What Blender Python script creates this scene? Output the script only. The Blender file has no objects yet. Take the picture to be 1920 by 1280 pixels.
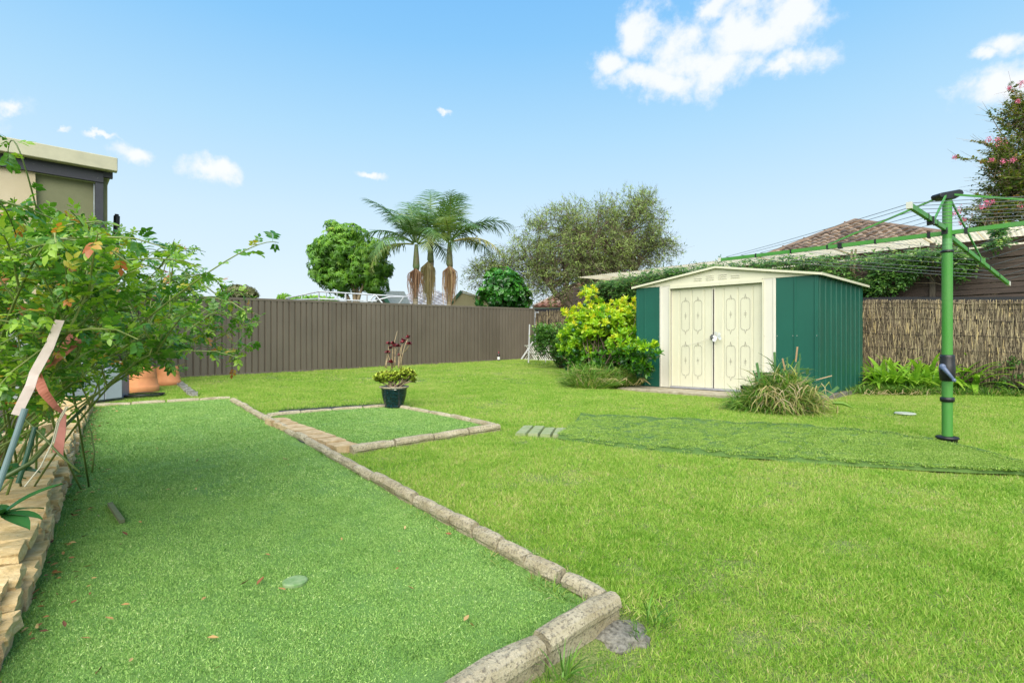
import bpy, bmesh, math, random
import numpy as np
from mathutils import Vector, Matrix, noise as mnoise

# ------------------------------------------------------------------ camera, sky, sun, exposure
F = 965.0                      # focal length in photograph pixels (1920 wide)
sc = bpy.context.scene
cam_d = bpy.data.cameras.new('camera'); cam = bpy.data.objects.new('camera', cam_d)
sc.collection.objects.link(cam); sc.camera = cam
cam_d.sensor_width = 36.0; cam_d.lens = 36.0 * F / 1920.0
cam_d.clip_start = 0.05; cam_d.clip_end = 2000
cam.location = (0, 0, 0); cam.rotation_euler = (math.radians(90), 0, 0)

SUN_EL, SUN_AZ = math.radians(46), math.radians(187)   # azimuth clockwise from +Y: behind the camera, to the left
EXPOSURE = 1.1
sc.view_settings.view_transform = 'Standard'; sc.view_settings.look = 'None'
sc.view_settings.exposure = EXPOSURE; sc.view_settings.gamma = 1.0
sc.view_settings.use_curve_mapping = False

world = bpy.data.worlds.new('World'); sc.world = world; world.use_nodes = True
wn, wl = world.node_tree.nodes, world.node_tree.links
wn.clear()
def W(t, **k):
    n = wn.new(t)
    for a, b in k.items(): setattr(n, a, b)
    return n
def wm(op, a, b=None, c=None):
    n = W('ShaderNodeMath', operation=op)
    for i, v in enumerate((a, b, c)):
        if v is None: continue
        if isinstance(v, (int, float)): n.inputs[i].default_value = v
        else: wl.new(v, n.inputs[i])
    return n.outputs[0]
def wv(op, a, b=None):
    n = W('ShaderNodeVectorMath', operation=op)
    for i, v in enumerate((a, b)):
        if v is None: continue
        if isinstance(v, (tuple, list)): n.inputs[i].default_value = v
        else: wl.new(v, n.inputs[i])
    return n
tc = W('ShaderNodeTexCoord'); D = tc.outputs['Generated']
sep = W('ShaderNodeSeparateXYZ'); wl.new(D, sep.inputs[0])
ramp = W('ShaderNodeValToRGB'); wl.new(sep.outputs['Z'], ramp.inputs[0])
cr = ramp.color_ramp; cr.interpolation = 'LINEAR'
SKY = [(0.0, (.84, .92, .97)), (.10, (.76, .90, .99)), (.22, (.66, .86, 1.0)), (.36, (.46, .76, 1.0)),
       (.50, (.27, .62, 1.0)), (.62, (.18, .52, .98)), (1.0, (.10, .36, .86))]
while len(cr.elements) < len(SKY): cr.elements.new(.5)
for e, (p, c) in zip(cr.elements, SKY): e.position = p; e.color = (*c, 1)
k = 1 / 2 ** EXPOSURE
sky = W('ShaderNodeTexSky', sky_type='NISHITA', sun_disc=False, sun_elevation=SUN_EL, sun_rotation=SUN_AZ)
nis = wv('SCALE', sky.outputs[0]); nis.inputs['Scale'].default_value = 0.11
rs = wv('SCALE', ramp.outputs[0]); rs.inputs['Scale'].default_value = k
skymix = W('ShaderNodeMix', data_type='RGBA'); skymix.inputs[0].default_value = 0.07
wl.new(rs.outputs[0], skymix.inputs[6]); wl.new(nis.outputs[0], skymix.inputs[7])
# clouds: puffs standing at their own directions in the sky, broken up by noise
PUFFS = [(1300,105,80,52),(1400,62,85,46),(1462,22,70,30),(1262,150,62,30),(1205,52,42,40),(1146,112,34,28),(1205,140,55,20),
         (1360,138,60,28),(1505,112,52,25),(1465,132,34,16),(1340,20,30,26),(1875,165,62,34),(1900,70,36,22),(1850,100,26,12),
         (402,318,36,19),(262,302,28,14),(205,264,18,4),(122,247,14,5),(2,196,16,12),(838,228,13,4),
         (693,328,22,6),(2150,60,90,60),(-200,160,120,50),(-420,60,160,60)]
back = [(-0.8,-0.5,0.35,.3,.1),(0.7,-0.6,0.5,.35,.14),(0.1,-0.9,0.3,.4,.1),(-0.3,-0.6,0.75,.3,.16),(0.9,0.1,0.3,.2,.08),(-0.95,0.1,0.25,.2,.07),(.3,-.3,.9,.25,.15)]
nz = W('ShaderNodeTexNoise'); nz.inputs['Scale'].default_value = 9; nz.inputs['Detail'].default_value = 7; nz.inputs['Roughness'].default_value = .62
wl.new(D, nz.inputs['Vector'])
warp = wv('SUBTRACT', nz.outputs['Color'], (.5, .5, .5)); warp2 = wv('SCALE', warp.outputs[0]); warp2.inputs['Scale'].default_value = .085
Dw = wv('ADD', D, warp2.outputs[0]).outputs[0]
acc = None
cl = []
for px, py, rx, ry in PUFFS:
    c = Vector(((px-960)/F, 1, (640-py)/F)); L = c.length; c.normalize()
    cl.append((c, 1.35*rx/F/L, 1.35*ry/F/L))
for x, y, z, rx, ry in back: cl.append((Vector((x, y, z)).normalized(), rx, ry))
for c, rx, ry in cl:
    d = wv('SUBTRACT', Dw, tuple(c)); s = wv('MULTIPLY', d.outputs[0], (1/rx, 1/rx, 1/ry))
    ln = wv('LENGTH', s.outputs[0]).outputs['Value']
    m = wm('SUBTRACT', 1.0, ln)
    acc = m if acc is None else wm('MAXIMUM', acc, m)
nz2 = W('ShaderNodeTexNoise'); nz2.inputs['Scale'].default_value = 22; nz2.inputs['Detail'].default_value = 8; nz2.inputs['Roughness'].default_value = .6
wl.new(D, nz2.inputs['Vector'])
cm = wm('ADD', acc, wm('MULTIPLY', wm('SUBTRACT', nz2.outputs['Fac'], .5), 2.1))
mr = W('ShaderNodeMapRange', interpolation_type='SMOOTHSTEP'); wl.new(cm, mr.inputs[0])
mr.inputs[1].default_value = -.12; mr.inputs[2].default_value = .80; mr.inputs[4].default_value = .93
cmix = W('ShaderNodeMix', data_type='RGBA'); wl.new(mr.outputs[0], cmix.inputs[0]); wl.new(skymix.outputs[2], cmix.inputs[6])
cmix.inputs[7].default_value = (1.0*k, 1.02*k, 1.06*k, 1)
bg = W('ShaderNodeBackground'); wl.new(cmix.outputs[2], bg.inputs[0]); bg.inputs[1].default_value = 1.0
wo = W('ShaderNodeOutputWorld'); wl.new(bg.outputs[0], wo.inputs[0])

sun_d = bpy.data.lights.new('sun', 'SUN'); sun_d.energy = 3.0; sun_d.angle = math.radians(70); sun_d.color = (1, .93, .80)
sun = bpy.data.objects.new('sun', sun_d); sc.collection.objects.link(sun)
sdir = Vector((math.sin(SUN_AZ)*math.cos(SUN_EL), math.cos(SUN_AZ)*math.cos(SUN_EL), math.sin(SUN_EL)))
sun.rotation_euler = (-sdir).to_track_quat('-Z', 'Y').to_euler(); sun.location = sdir*50

# ------------------------------------------------------------------ helpers
C = sc.collection
R = random.Random(7)
NR = np.random.default_rng(7)
H0, GX, GY = 1.15, -0.00595, 0.03219
def at(px, py, Y): return Vector(((px-960)/F*Y, Y, (640-py)/F*Y))
def gz(x, y):
    yy = min(max(y, -6), 18.5); xx = min(max(x, -14), 16)
    return -H0 + GX*xx + GY*yy
SHD = (4.82, 8.12, -.867)      # near bottom corner of the shed
def G(px, py, dz=0.0):
    Y = (H0-dz)/((py-640)/F + GX*(px-960)/F + GY)
    return Vector(((px-960)/F*Y, Y, (640-py)/F*Y))
def on(x, y, dz=0.0): return Vector((x, y, gz(x, y)+dz))

def tag(o, label=None, cat=None, group=None, kind=None):
    if label: o['label'] = label
    if cat: o['category'] = cat
    if group: o['group'] = group
    if kind: o['kind'] = kind
    return o
def thing(name, label, cat, loc=(0,0,0), group=None, rz=0):
    o = bpy.data.objects.new(name, None); C.objects.link(o); o.location = loc; o.rotation_euler = (0, 0, rz)
    o.empty_display_size = .1
    return tag(o, label, cat, group)
def link(name, me, parent=None, world=True):
    """link a mesh whose coordinates are world coordinates; under a parent Empty they are shifted to it"""
    o = bpy.data.objects.new(name, me); C.objects.link(o)
    if parent is not None:
        o.parent = parent
        if world: o.matrix_parent_inverse = parent_matrix(parent).inverted()
    return o
def parent_matrix(p):
    m = Matrix.LocRotScale(p.location, p.rotation_euler, p.scale)
    if p.parent is not None: m = parent_matrix(p.parent) @ p.matrix_parent_inverse @ m
    return m

class MB:
    def __init__(s): s.v = []; s.f = []; s.t = []
    def add(s, vs, fs, tint=None):
        b = len(s.v); s.v += [tuple(x) for x in vs]; s.f += [tuple(i+b for i in f) for f in fs]
        s.t += [0.5 if tint is None else tint]*len(vs); return s
    def box(s, o, ax, ay, az, tint=None):
        o, ax, ay, az = map(Vector, (o, ax, ay, az))
        vs = [o + ax*i + ay*j + az*k for k in (0, 1) for j in (0, 1) for i in (0, 1)]
        fs = [(0,2,3,1),(4,5,7,6),(0,1,5,4),(2,6,7,3),(0,4,6,2),(1,3,7,5)]
        if ax.cross(ay).dot(az) < 0: fs = [f[::-1] for f in fs]
        return s.add(vs, fs, tint)
    def cbox(s, c, sx, sy, sz, rz=0, tint=None):
        a = Vector((math.cos(rz), math.sin(rz), 0))*sx; b = Vector((-math.sin(rz), math.cos(rz), 0))*sy; z = Vector((0,0,sz))
        return s.box(Vector(c)-a/2-b/2-z/2, a, b, z, tint)
    def tube(s, pts, rad, n=6, tint=None, cap=True):
        pts = [Vector(p) for p in pts]
        if isinstance(rad, (int, float)): rad = [rad]*len(pts)
        rings = []; prev = None
        for i, p in enumerate(pts):
            d = (pts[min(i+1, len(pts)-1)] - pts[max(i-1, 0)])
            d = d.normalized() if d.length > 1e-9 else Vector((0,0,1))
            if prev is None:
                a = d.cross(Vector((0,0,1)) if abs(d.z) < .9 else Vector((1,0,0))).normalized()
            else:
                a = (prev - d*prev.dot(d)); a = a.normalized() if a.length > 1e-6 else d.orthogonal().normalized()
            prev = a; b = d.cross(a)
            rings.append([p + (a*math.cos(2*math.pi*k/n) + b*math.sin(2*math.pi*k/n))*rad[i] for k in range(n)])
        vs = [v for r in rings for v in r]; fs = []
        for i in range(len(pts)-1):
            for k in range(n):
                fs.append((i*n+k, i*n+(k+1)%n, (i+1)*n+(k+1)%n, (i+1)*n+k))
        if cap: fs.append(tuple(range(n))[::-1]); fs.append(tuple((len(pts)-1)*n+k for k in range(n)))
        return s.add(vs, fs, tint)
    def bar(s, a, b, w, h, up=(0,0,1), tint=None):
        a, b = Vector(a), Vector(b); d = b-a; u = Vector(up); side = d.cross(u).normalized()*w; u2 = side.cross(d).normalized()*h
        return s.box(a-side/2-u2/2, d, side, u2, tint)
    def lathe(s, c, prof, n=24, tint=None):
        c = Vector(c); vs = []; fs = []
        for r, z in prof:
            for k in range(n):
                a = 2*math.pi*k/n; vs.append(c + Vector((r*math.cos(a), r*math.sin(a), z)))
        for i in range(len(prof)-1):
            for k in range(n): fs.append((i*n+k, i*n+(k+1)%n, (i+1)*n+(k+1)%n, (i+1)*n+k))
        return s.add(vs, fs, tint)
    def mesh(s, m, smooth=False, name='mesh'):
        me = bpy.data.meshes.new(name); me.from_pydata(s.v, [], s.f); me.materials.append(m)
        a = me.attributes.new('tint', 'FLOAT', 'POINT'); a.data.foreach_set('value', s.t)
        if smooth: me.polygons.foreach_set('use_smooth', [True]*len(me.polygons))
        me.update(); return me
    def build(s, name, m, parent=None, smooth=False, bevel=0, world=True):
        o = link(name, s.mesh(m, smooth, name), parent, world)
        if bevel:
            b = o.modifiers.new('bevel', 'BEVEL'); b.width = bevel; b.segments = 2; b.limit_method = 'ANGLE'
        return o

def npmesh(name, V, faces_idx, nper, tint, m, smooth=False):
    """V (n,3); faces_idx (m, nper) quads or tris"""
    me = bpy.data.meshes.new(name); nf = len(faces_idx)
    me.vertices.add(len(V)); me.vertices.foreach_set('co', np.asarray(V, np.float32).ravel())
    me.loops.add(nf*nper); me.loops.foreach_set('vertex_index', np.asarray(faces_idx, np.int32).ravel())
    me.polygons.add(nf); me.polygons.foreach_set('loop_start', np.arange(0, nf*nper, nper, dtype=np.int32))
    me.polygons.foreach_set('loop_total', np.full(nf, nper, np.int32))
    if smooth: me.polygons.foreach_set('use_smooth', np.ones(nf, bool))
    me.materials.append(m)
    a = me.attributes.new('tint', 'FLOAT', 'POINT'); a.data.foreach_set('value', np.asarray(tint, np.float32))
    me.update(calc_edges=True); return me
def unit(a):
    n = np.linalg.norm(a, axis=-1, keepdims=True); n[n < 1e-9] = 1; return a/n
def rvec(n, rng=NR): return unit(rng.normal(size=(n, 3)))
def scatter(T, pos, fwd, nrm, scale, tint):
    """copies of a leaf template T=(verts, quads) -> V, faces, tint"""
    tv, tf = T; tv = np.asarray(tv, float); tf = np.asarray(tf, int)
    fwd = unit(fwd); side = unit(np.cross(fwd, nrm)); up = np.cross(side, fwd)
    scale = np.broadcast_to(np.asarray(scale, float), (len(pos),))
    V = pos[:, None, :] + scale[:, None, None]*(tv[None, :, 0:1]*side[:, None, :] + tv[None, :, 1:2]*fwd[:, None, :] + tv[None, :, 2:3]*up[:, None, :])
    Fi = tf[None] + (np.arange(len(pos))*len(tv))[:, None, None]
    return V.reshape(-1, 3), Fi.reshape(-1, tf.shape[1]), np.repeat(np.asarray(tint, float), len(tv))
class Bag:
    """collects scattered pieces that share a face size of four"""
    def __init__(s): s.V = []; s.F = []; s.T = []; s.n = 0
    def add(s, T, pos, fwd, nrm, scale, tint):
        if len(pos) == 0: return s
        v, f, t = scatter(T, np.asarray(pos, float), np.asarray(fwd, float), np.asarray(nrm, float), scale, tint)
        s.V.append(v); s.F.append(f+s.n); s.T.append(t); s.n += len(v); return s
    def build(s, name, m, parent=None, smooth=False):
        me = npmesh(name, np.concatenate(s.V), np.concatenate(s.F), 4, np.concatenate(s.T), m, smooth)
        return link(name, me, parent)
# leaf templates (quads), length 1 along +Y
LEAF = ([(-.0,0,0),(.24,.35,.05),(.0,.35,-.02),(-.24,.35,.05),(.17,.75,.03),(0,.75,-.04),(-.17,.75,.03),(0,1,-.09)],
        [(0,1,2,0),(0,2,3,0),(1,4,5,2),(2,5,6,3),(4,7,5,4),(5,7,6,5)])
LEAF = ([(0,0,0),(.25,.38,.06),(0,.38,-.01),(-.25,.38,.06),(.16,.76,.02),(0,.76,-.05),(-.16,.76,.02),(0,1.02,-.12),(.02,0,0)],
        [(0,8,1,2),(0,2,3,0),(1,4,5,2),(2,5,6,3)])
def leaf_t(w=.25, fold=.05, droop=.1):
    v = [(0,0,0),(w,.35,fold),(0,.38,0),(-w,.35,fold),(w*.68,.72,fold*.6-droop*.3),(0,.72,-droop*.3),(-w*.68,.72,fold*.6-droop*.3),(0,1,-droop)]
    return (v, [(0,1,4,2),(0,2,6,3),(2,4,7,5),(2,5,7,6)])
LEAF = leaf_t()
LEAFN = leaf_t(.13, .03, .12)
SIMPLE = ([(0,0,0),(.26,.5,.04),(0,1,-.06),(-.26,.5,.04)], [(0,1,2,3)])
NARROW = ([(0,0,0),(.1,.5,.02),(0,1,-.05),(-.1,.5,.02)], [(0,1,2,3)])
def blade_t(w=.05, bend=.35, n=3):
    v = []; f = []
    for i in range(n+1):
        t = i/n; ww = w*(1-t*t*.9); y = t*(1-.15*bend*t); z = -bend*t*t
        v += [(-ww, y, z), (ww, y, z)]
    for i in range(n): f.append((2*i, 2*i+1, 2*i+3, 2*i+2))
    return (v, f)

# ------------------------------------------------------------------ materials
def hexl(h):
    h = h.lstrip('#'); r = [int(h[i:i+2], 16)/255 for i in (0, 2, 4)]
    return tuple(c/12.92 if c <= .04045 else ((c+.055)/1.055)**2.4 for c in r)
class Mat:
    def __init__(s, name):
        s.m = bpy.data.materials.new(name); s.m.use_nodes = True; s.nt = s.m.node_tree; s.nt.nodes.clear()
        s.out = s.n('ShaderNodeOutputMaterial'); s.p = s.n('ShaderNodeBsdfPrincipled'); s.l(s.p.outputs[0], s.out.inputs[0])
        s.pos = s.n('ShaderNodeNewGeometry').outputs['Position']
    def n(s, t, **k):
        n = s.nt.nodes.new(t)
        for a, b in k.items(): setattr(n, a, b)
        return n
    def l(s, a, b): s.nt.links.new(a, b)
    def noise(s, scale, detail=4, rough=.55, vec=None, stretch=None):
        v = vec or s.pos
        if stretch:
            mp = s.n('ShaderNodeMapping'); s.l(v, mp.inputs[0]); mp.inputs['Scale'].default_value = stretch; v = mp.outputs[0]
        n = s.n('ShaderNodeTexNoise'); s.l(v, n.inputs['Vector']); n.inputs['Scale'].default_value = scale
        n.inputs['Detail'].default_value = detail; n.inputs['Roughness'].default_value = rough
        return n.outputs['Fac']
    def ramp(s, fac, stops, interp='LINEAR'):
        r = s.n('ShaderNodeValToRGB'); s.l(fac, r.inputs[0]); e = r.color_ramp; e.interpolation = interp
        while len(e.elements) < len(stops): e.elements.new(.5)
        for x, (p, c) in zip(e.elements, stops): x.position = p; x.color = (*c, 1)
        return r.outputs[0]
    def mix(s, fac, a, b, blend='MIX'):
        m = s.n('ShaderNodeMix', data_type='RGBA', blend_type=blend)
        for i, v in ((0, fac), (6, a), (7, b)):
            if isinstance(v, (int, float)): m.inputs[i].default_value = v
            elif isinstance(v, tuple): m.inputs[i].default_value = (*v, 1)
            else: s.l(v, m.inputs[i])
        return m.outputs[2]
    def math(s, op, a, b=None, c=None):
        n = s.n('ShaderNodeMath', operation=op)
        for i, v in enumerate((a, b, c)):
            if v is None: continue
            if isinstance(v, (int, float)): n.inputs[i].default_value = v
            else: s.l(v, n.inputs[i])
        return n.outputs[0]
    def attr(s, name='tint'):
        return s.n('ShaderNodeAttribute', attribute_name=name).outputs['Fac']
    def rnd(s): return s.n('ShaderNodeObjectInfo').outputs['Random']
    def bump(s, h, strength, dist=.01):
        b = s.n('ShaderNodeBump'); s.l(h, b.inputs['Height']); b.inputs['Strength'].default_value = strength
        b.inputs['Distance'].default_value = dist; s.l(b.outputs[0], s.p.inputs['Normal'])
    def col(s, c):
        if isinstance(c, tuple): s.p.inputs['Base Color'].default_value = (*c, 1)
        else: s.l(c, s.p.inputs['Base Color'])
    def set(s, rough=.6, metal=0, spec=.5):
        s.p.inputs['Roughness'].default_value = rough; s.p.inputs['Metallic'].default_value = metal
        s.p.inputs['Specular IOR Level'].default_value = spec; return s
def flat(name, c, rough=.55, metal=0, var=.12, scale=6, bump=0, bscale=60, spec=.5, c2=None, stretch=None):
    m = Mat(name); c = hexl(c) if isinstance(c, str) else c
    c2 = (hexl(c2) if isinstance(c2, str) else c2) or tuple(x*(1-var*2.2) for x in c)
    m.col(m.ramp(m.noise(scale, 6, .6, stretch=stretch), [(.32, c2), (.62, c)])); m.set(rough, metal, spec)
    if bump: m.bump(m.noise(bscale, 4), bump)
    return m.m
def leafmat(name, stops, rough=.45, trans=.35, objvar=.25, spec=.4):
    """stops: colour by the leaf's own tint; some variation by clump position"""
    m = Mat(name)
    t = m.math('ADD', m.attr(), m.math('MULTIPLY', m.math('SUBTRACT', m.noise(2.2, 3), .5), objvar))
    c = m.ramp(t, stops); m.col(c); m.set(rough, 0, spec)
    tr = m.n('ShaderNodeBsdfTranslucent'); m.l(m.mix(1.0, c, (1.25, 1.3, .6), 'MULTIPLY'), tr.inputs[0])
    ms = m.n('ShaderNodeMixShader'); ms.inputs[0].default_value = trans
    m.l(m.p.outputs[0], ms.inputs[1]); m.l(tr.outputs[0], ms.inputs[2]); m.l(ms.outputs[0], m.out.inputs[0])
    return m.m
def tintmat(name, stops, rough=.7, nscale=0, namp=0, bump=0, bscale=80, stretch=None):
    m = Mat(name); t = m.attr()
    if nscale: t = m.math('ADD', t, m.math('MULTIPLY', m.math('SUBTRACT', m.noise(nscale, 5, .6, stretch=stretch), .5), namp))
    m.col(m.ramp(t, stops)); m.set(rough)
    if bump: m.bump(m.noise(bscale, 4), bump)
    return m.m

def in_poly(x, y, poly):
    """vectorised point in polygon"""
    inside = np.zeros(len(x), bool); n = len(poly); j = n-1
    for i in range(n):
        xi, yi = poly[i][0], poly[i][1]; xj, yj = poly[j][0], poly[j][1]
        c = ((yi > y) != (yj > y)) & (x < (xj-xi)*(y-yi)/((yj-yi) if yj != yi else 1e-9)+xi)
        inside ^= c; j = i
    return inside

# common directions: the long fence, and its perpendicular
UF = Vector((.742, .670, 0)); UV = Vector((-.670, .742, 0))
# ------------------------------------------------------------------ ground sheet
m = Mat('soil under grass'); m.col(m.ramp(m.noise(130, 5, .8), [(.35, (.045, .06, .015)), (.5, (.12, .18, .035)), (.62, (.26, .25, .10))])); m.set(.95); M_soil = m.m
K = G(1146, 1116, .08)                                   # near corner of the big bed
def dip(x, y):
    """the lawn lies lower along the outside of the near kerb"""
    ex = Vector((x-SHD[0], y-SHD[1], 0)); ea = ex.dot(Vector((-.744,.668,0))); eb = -ex.dot(Vector((.712,.702,0)))
    da = max(-ea, ea-3.3, 0); db = max(eb, -eb-2.6, 0); dd = math.hypot(da, db)
    if dd < 1.6:
        w_ = 1-min(1, max(0, dd-.75)/.85); w_ = w_*w_*(3-2*w_); g0 = gz(x, y)
        if SHD[2]-.075 < g0: return w_*(SHD[2]-.075-g0)
    p = Vector((x-K.x, y-K.y, 0)); u = p.dot(UF); v = p.dot(UV)
    if v > .0 or u > 1.1: return 0
    a = min(1, max(0, (-v-.0)/.12)) * min(1, max(0, (1.1-u)/.9)) * min(1, max(0, (1.6+v)/1.2))
    return -.055*a
def axis(lo, hi, flo, fhi, step):
    a = [lo, lo*.5, lo*.25]; x = flo
    a = [v for v in a if v < flo-1]
    while x <= fhi: a.append(x); x += step
    for v in (fhi+6, fhi+20, fhi+60, fhi+150, hi):
        a.append(v)
    return a
xs = axis(-500, 500, -14, 16, .25); ys = [-60, -20] + [(-2+.2*i) for i in range(106)] + [22, 30, 50, 90, 180, 400, 900]
mb = MB(); nx = len(xs)
for y in ys:
    for x in xs: mb.v.append((x, y, gz(x, y)+dip(x, y))); mb.t.append(.5)
for j in range(len(ys)-1):
    for i in range(nx-1): mb.f.append((j*nx+i, j*nx+i+1, (j+1)*nx+i+1, (j+1)*nx+i))
o = mb.build('lawn_ground', M_soil, smooth=True); tag(o, kind='structure')

# ------------------------------------------------------------------ artificial turf beds
def turfmat(name, stops, weave=0):
    m = Mat(name); n1 = m.noise(260, 3, .7); n2 = m.noise(2.2, 4)
    c = m.ramp(n1, stops); m.col(m.mix(m.ramp(n2, [(.35, (0,0,0)), (.7, (.35,.35,.35))]), c, (.17, .27, .06))); m.set(.85); m.bump(n1, .8, .006); return m.m
M_turf = turfmat('turf backing', [(.3, (.03, .09, .015)), (.5, (.11, .24, .04)), (.68, (.22, .38, .08))])
BIGR = [(432,746),(500,783),(612,844),(700,893),(780,936),(860,978),(930,1015),(990,1045),(1050,1074),(1128,1118)]
BIGL = [(0,1236),(20,1182),(45,1115),(70,1050),(90,990),(110,935),(124,890),(137,846),(152,805),(170,766)]
big = [G(*p) for p in BIGR] + [K - UF*.35 - Vector((0,0,.08)), K - UF*1.2 - Vector((0,0,.08)), K-UF*2.1-Vector((0,0,.08)), Vector((-1.15,.55,0))] + [G(*p) for p in BIGL]
def slab_poly(name, poly, z0, z1, m):
    mb = MB(); n = len(poly)
    vs = [(p.x, p.y, gz(p.x, p.y)+z1) for p in poly] + [(p.x, p.y, gz(p.x, p.y)+z0) for p in poly]
    a = sum(poly[i].x*poly[(i+1)%n].y-poly[(i+1)%n].x*poly[i].y for i in range(n))
    top = tuple(range(n)) if a > 0 else tuple(range(n))[::-1]
    mb.add(vs, [top] + [(i, (i+1)%n, n+(i+1)%n, n+i) for i in range(n)])
    return mb.build(name, m)
TZ = .012
tag(slab_poly('artificial_turf', big, -.02, TZ, M_turf), 'long bed of bluish green artificial turf inside the near concrete edging', 'artificial turf')
SA, SB, SC, SD = G(512,776), G(738,760), G(925,797), G(655,838)
small = [SA, SB, SC, SD]
tag(slab_poly('artificial_turf', small, -.02, TZ+.01, M_turf), 'small square of artificial turf under the dark teal plant pot', 'artificial turf')

# ------------------------------------------------------------------ concrete edging
m = Mat('weathered concrete'); a = m.noise(75, 6, .75); b = m.noise(190, 3, .6); c3 = m.noise(7, 4)
base = m.ramp(c3, [(.3, (.34, .28, .16)), (.65, (.54, .47, .32))])
base = m.mix(m.ramp(a, [(.50, (0,0,0)), (.60, (.75,.75,.75))]), base, (.11, .095, .07))
base = m.mix(m.ramp(b, [(.6, (0,0,0)), (.68, (.8,.8,.8))]), base, (.64, .58, .44)); m.col(base); m.set(.9); m.bump(a, .9, .015); M_conc = m.m
PROF = [(-.036,-.20),(.036,-.20),(.036,-.062),(.048,-.05),(.050,-.028),(.036,-.006),(.012,.002),(-.014,.002),(-.037,-.007),(-.050,-.030),(-.048,-.05),(-.036,-.062)]
def kerb_piece(name, a, b, parent, rng, wid=1.0, zoff=0.0, m=None):
    a = Vector(a); b = Vector(b); d = b-a; L = d.length; d.normalize(); s = d.cross(Vector((0,0,1))).normalized(); z = s.cross(d)
    mb = MB(); n = len(PROF); ns = 5
    for i in range(ns):
        t = i/(ns-1); e = .92 if i in (0, ns-1) else 1
        for (px, pz) in PROF:
            j = rng.uniform(-.0034, .0034)
            p = a + d*(t*(L-.018)+.009 + rng.uniform(-.003, .003)) + s*(px*wid*e+j) + z*(pz*1.0 - (0 if e == 1 or pz < -.04 else .005) + zoff + j)
            mb.v.append(tuple(p)); mb.t.append(.5)
    for i in range(ns-1):
        for k2 in range(n): mb.f.append((i*n+k2, i*n+(k2+1)%n, (i+1)*n+(k2+1)%n, (i+1)*n+k2))
    mb.f.append(tuple(range(n))[::-1]); mb.f.append(tuple((ns-1)*n+k2 for k2 in range(n)))
    return mb.build(name, m or M_conc, parent)
def kerb_run(parent, pts, L, rng, wid=1.0, jit=.006, top=.075, curve=None):
    """pieces laid end to end along a run of ground points"""
    segs = [(pts[i+1]-pts[i]).length for i in range(len(pts)-1)]; tot = sum(segs); n = max(1, round(tot/L))
    def P(t):
        d = t*tot
        for i, s in enumerate(segs):
            if d <= s or i == len(segs)-1: return pts[i].lerp(pts[i+1], min(1, d/s))
            d -= s
    prev_end = None
    for i in range(n):
        a, b = P(i/n), P((i+1)/n); dz = rng.uniform(-jit, jit); dl = UFp = Vector((rng.uniform(-jit, jit), rng.uniform(-jit, jit), 0))*.8
        tt = top(a) if callable(top) else top
        a = Vector((a.x, a.y, gz(a.x, a.y)+tt+dz)); b = Vector((b.x, b.y, gz(b.x, b.y)+tt+dz+rng.uniform(-jit, jit)))
        kerb_piece('kerb_stone', a+dl, b+dl, parent, rng, wid)
rk = random.Random(3)
e1 = thing('garden_edging', 'pale rounded concrete edging around the long turf bed', 'garden edging', tuple(on(K.x, K.y)))
KERBTOP = [(436,744),(500,779),(560,809),(612,837),(700,885),(780,929),(860,969),(930,1008),(990,1040),(1050,1067),(1132,1107)]
kr = [G(p[0], p[1], .07) for p in KERBTOP]
kerb_run(e1, [Vector((p.x, p.y, 0)) for p in kr[:5]], .30, rk, .74, .007, .066)
kerb_run(e1, [Vector((p.x, p.y, 0)) for p in kr[4:]], .225, rk, .76, .008, .080)
Kf = Vector((K.x, K.y, 0)); s0 = .03
for i in range(6):
    a = Kf + UF*(s0 - .435*i); b = a - UF*.425; sh = UV*rk.uniform(-.008, .008)
    dz = (.088, .088, .078, .083, .09, .08)[i]
    kerb_piece('kerb_stone', Vector((a.x, a.y, gz(a.x, a.y)+dz))+sh, Vector((b.x, b.y, gz(b.x, b.y)+dz))+sh, e1, rk, .98)
far = [G(178,757,.04), G(300,751,.04), G(432,743,.04)]
kerb_run(e1, [Vector((p.x, p.y, 0)) for p in far], .45, rk, .75, .004, .045)
e2 = thing('garden_edging', 'low concrete edging on three sides of the small turf square', 'garden edging', tuple(on(SD.x, SD.y)))
kerb_run(e2, [Vector((p.x, p.y, 0)) for p in (G(500,776,.05), G(600,766,.05), G(735,757,.05))], .42, rk, .8, .006, .05)
kerb_run(e2, [Vector((p.x, p.y, 0)) for p in (G(735,757,.05), G(845,776,.05), G(928,796,.05))], .40, rk, .8, .006, .06)
kerb_run(e2, [Vector((p.x, p.y, 0)) for p in (G(936,798,.05), G(800,818,.05), G(657,840,.05))], .40, rk, .95, .007, .075)
# tan bricks between the two beds
M_tan = flat('tan block', (.56, .42, .24), .85, c2=(.36, .24, .11), scale=14, bump=.5, bscale=90)
def rough_block(name, c, ax, ay, az, m, parent, rng, amp=.006, cuts=2):
    """a split-faced stone: box grid with pushed vertices"""
    bm = bmesh.new(); bmesh.ops.create_cube(bm, size=1)
    bmesh.ops.subdivide_edges(bm, edges=bm.edges[:], cuts=cuts, use_grid_fill=True)
    c, ax, ay, az = map(Vector, (c, ax, ay, az)); mb = MB()
    bm.verts.ensure_lookup_table()
    for v in bm.verts:
        p = v.co; j = Vector((rng.uniform(-1,1), rng.uniform(-1,1), rng.uniform(-.5,.5)))*amp
        q = p.copy(); q.x *= (1-.06*(abs(p.z*2)**4)); mb.v.append(tuple(c + ax*q.x + ay*q.y + az*q.z + j)); mb.t.append(.5)
    mb.f = [tuple(v.index for v in f.verts) for f in bm.faces]; bm.free()
    return mb.build(name, m, parent)
e3 = thing('brick_row', 'row of tan bricks laid flat between the two turf beds', 'brick row', tuple(on(SA.x-.1, SA.y)))
A, B = G(516,784,.06), G(655,836,.06); nb = 8
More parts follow.
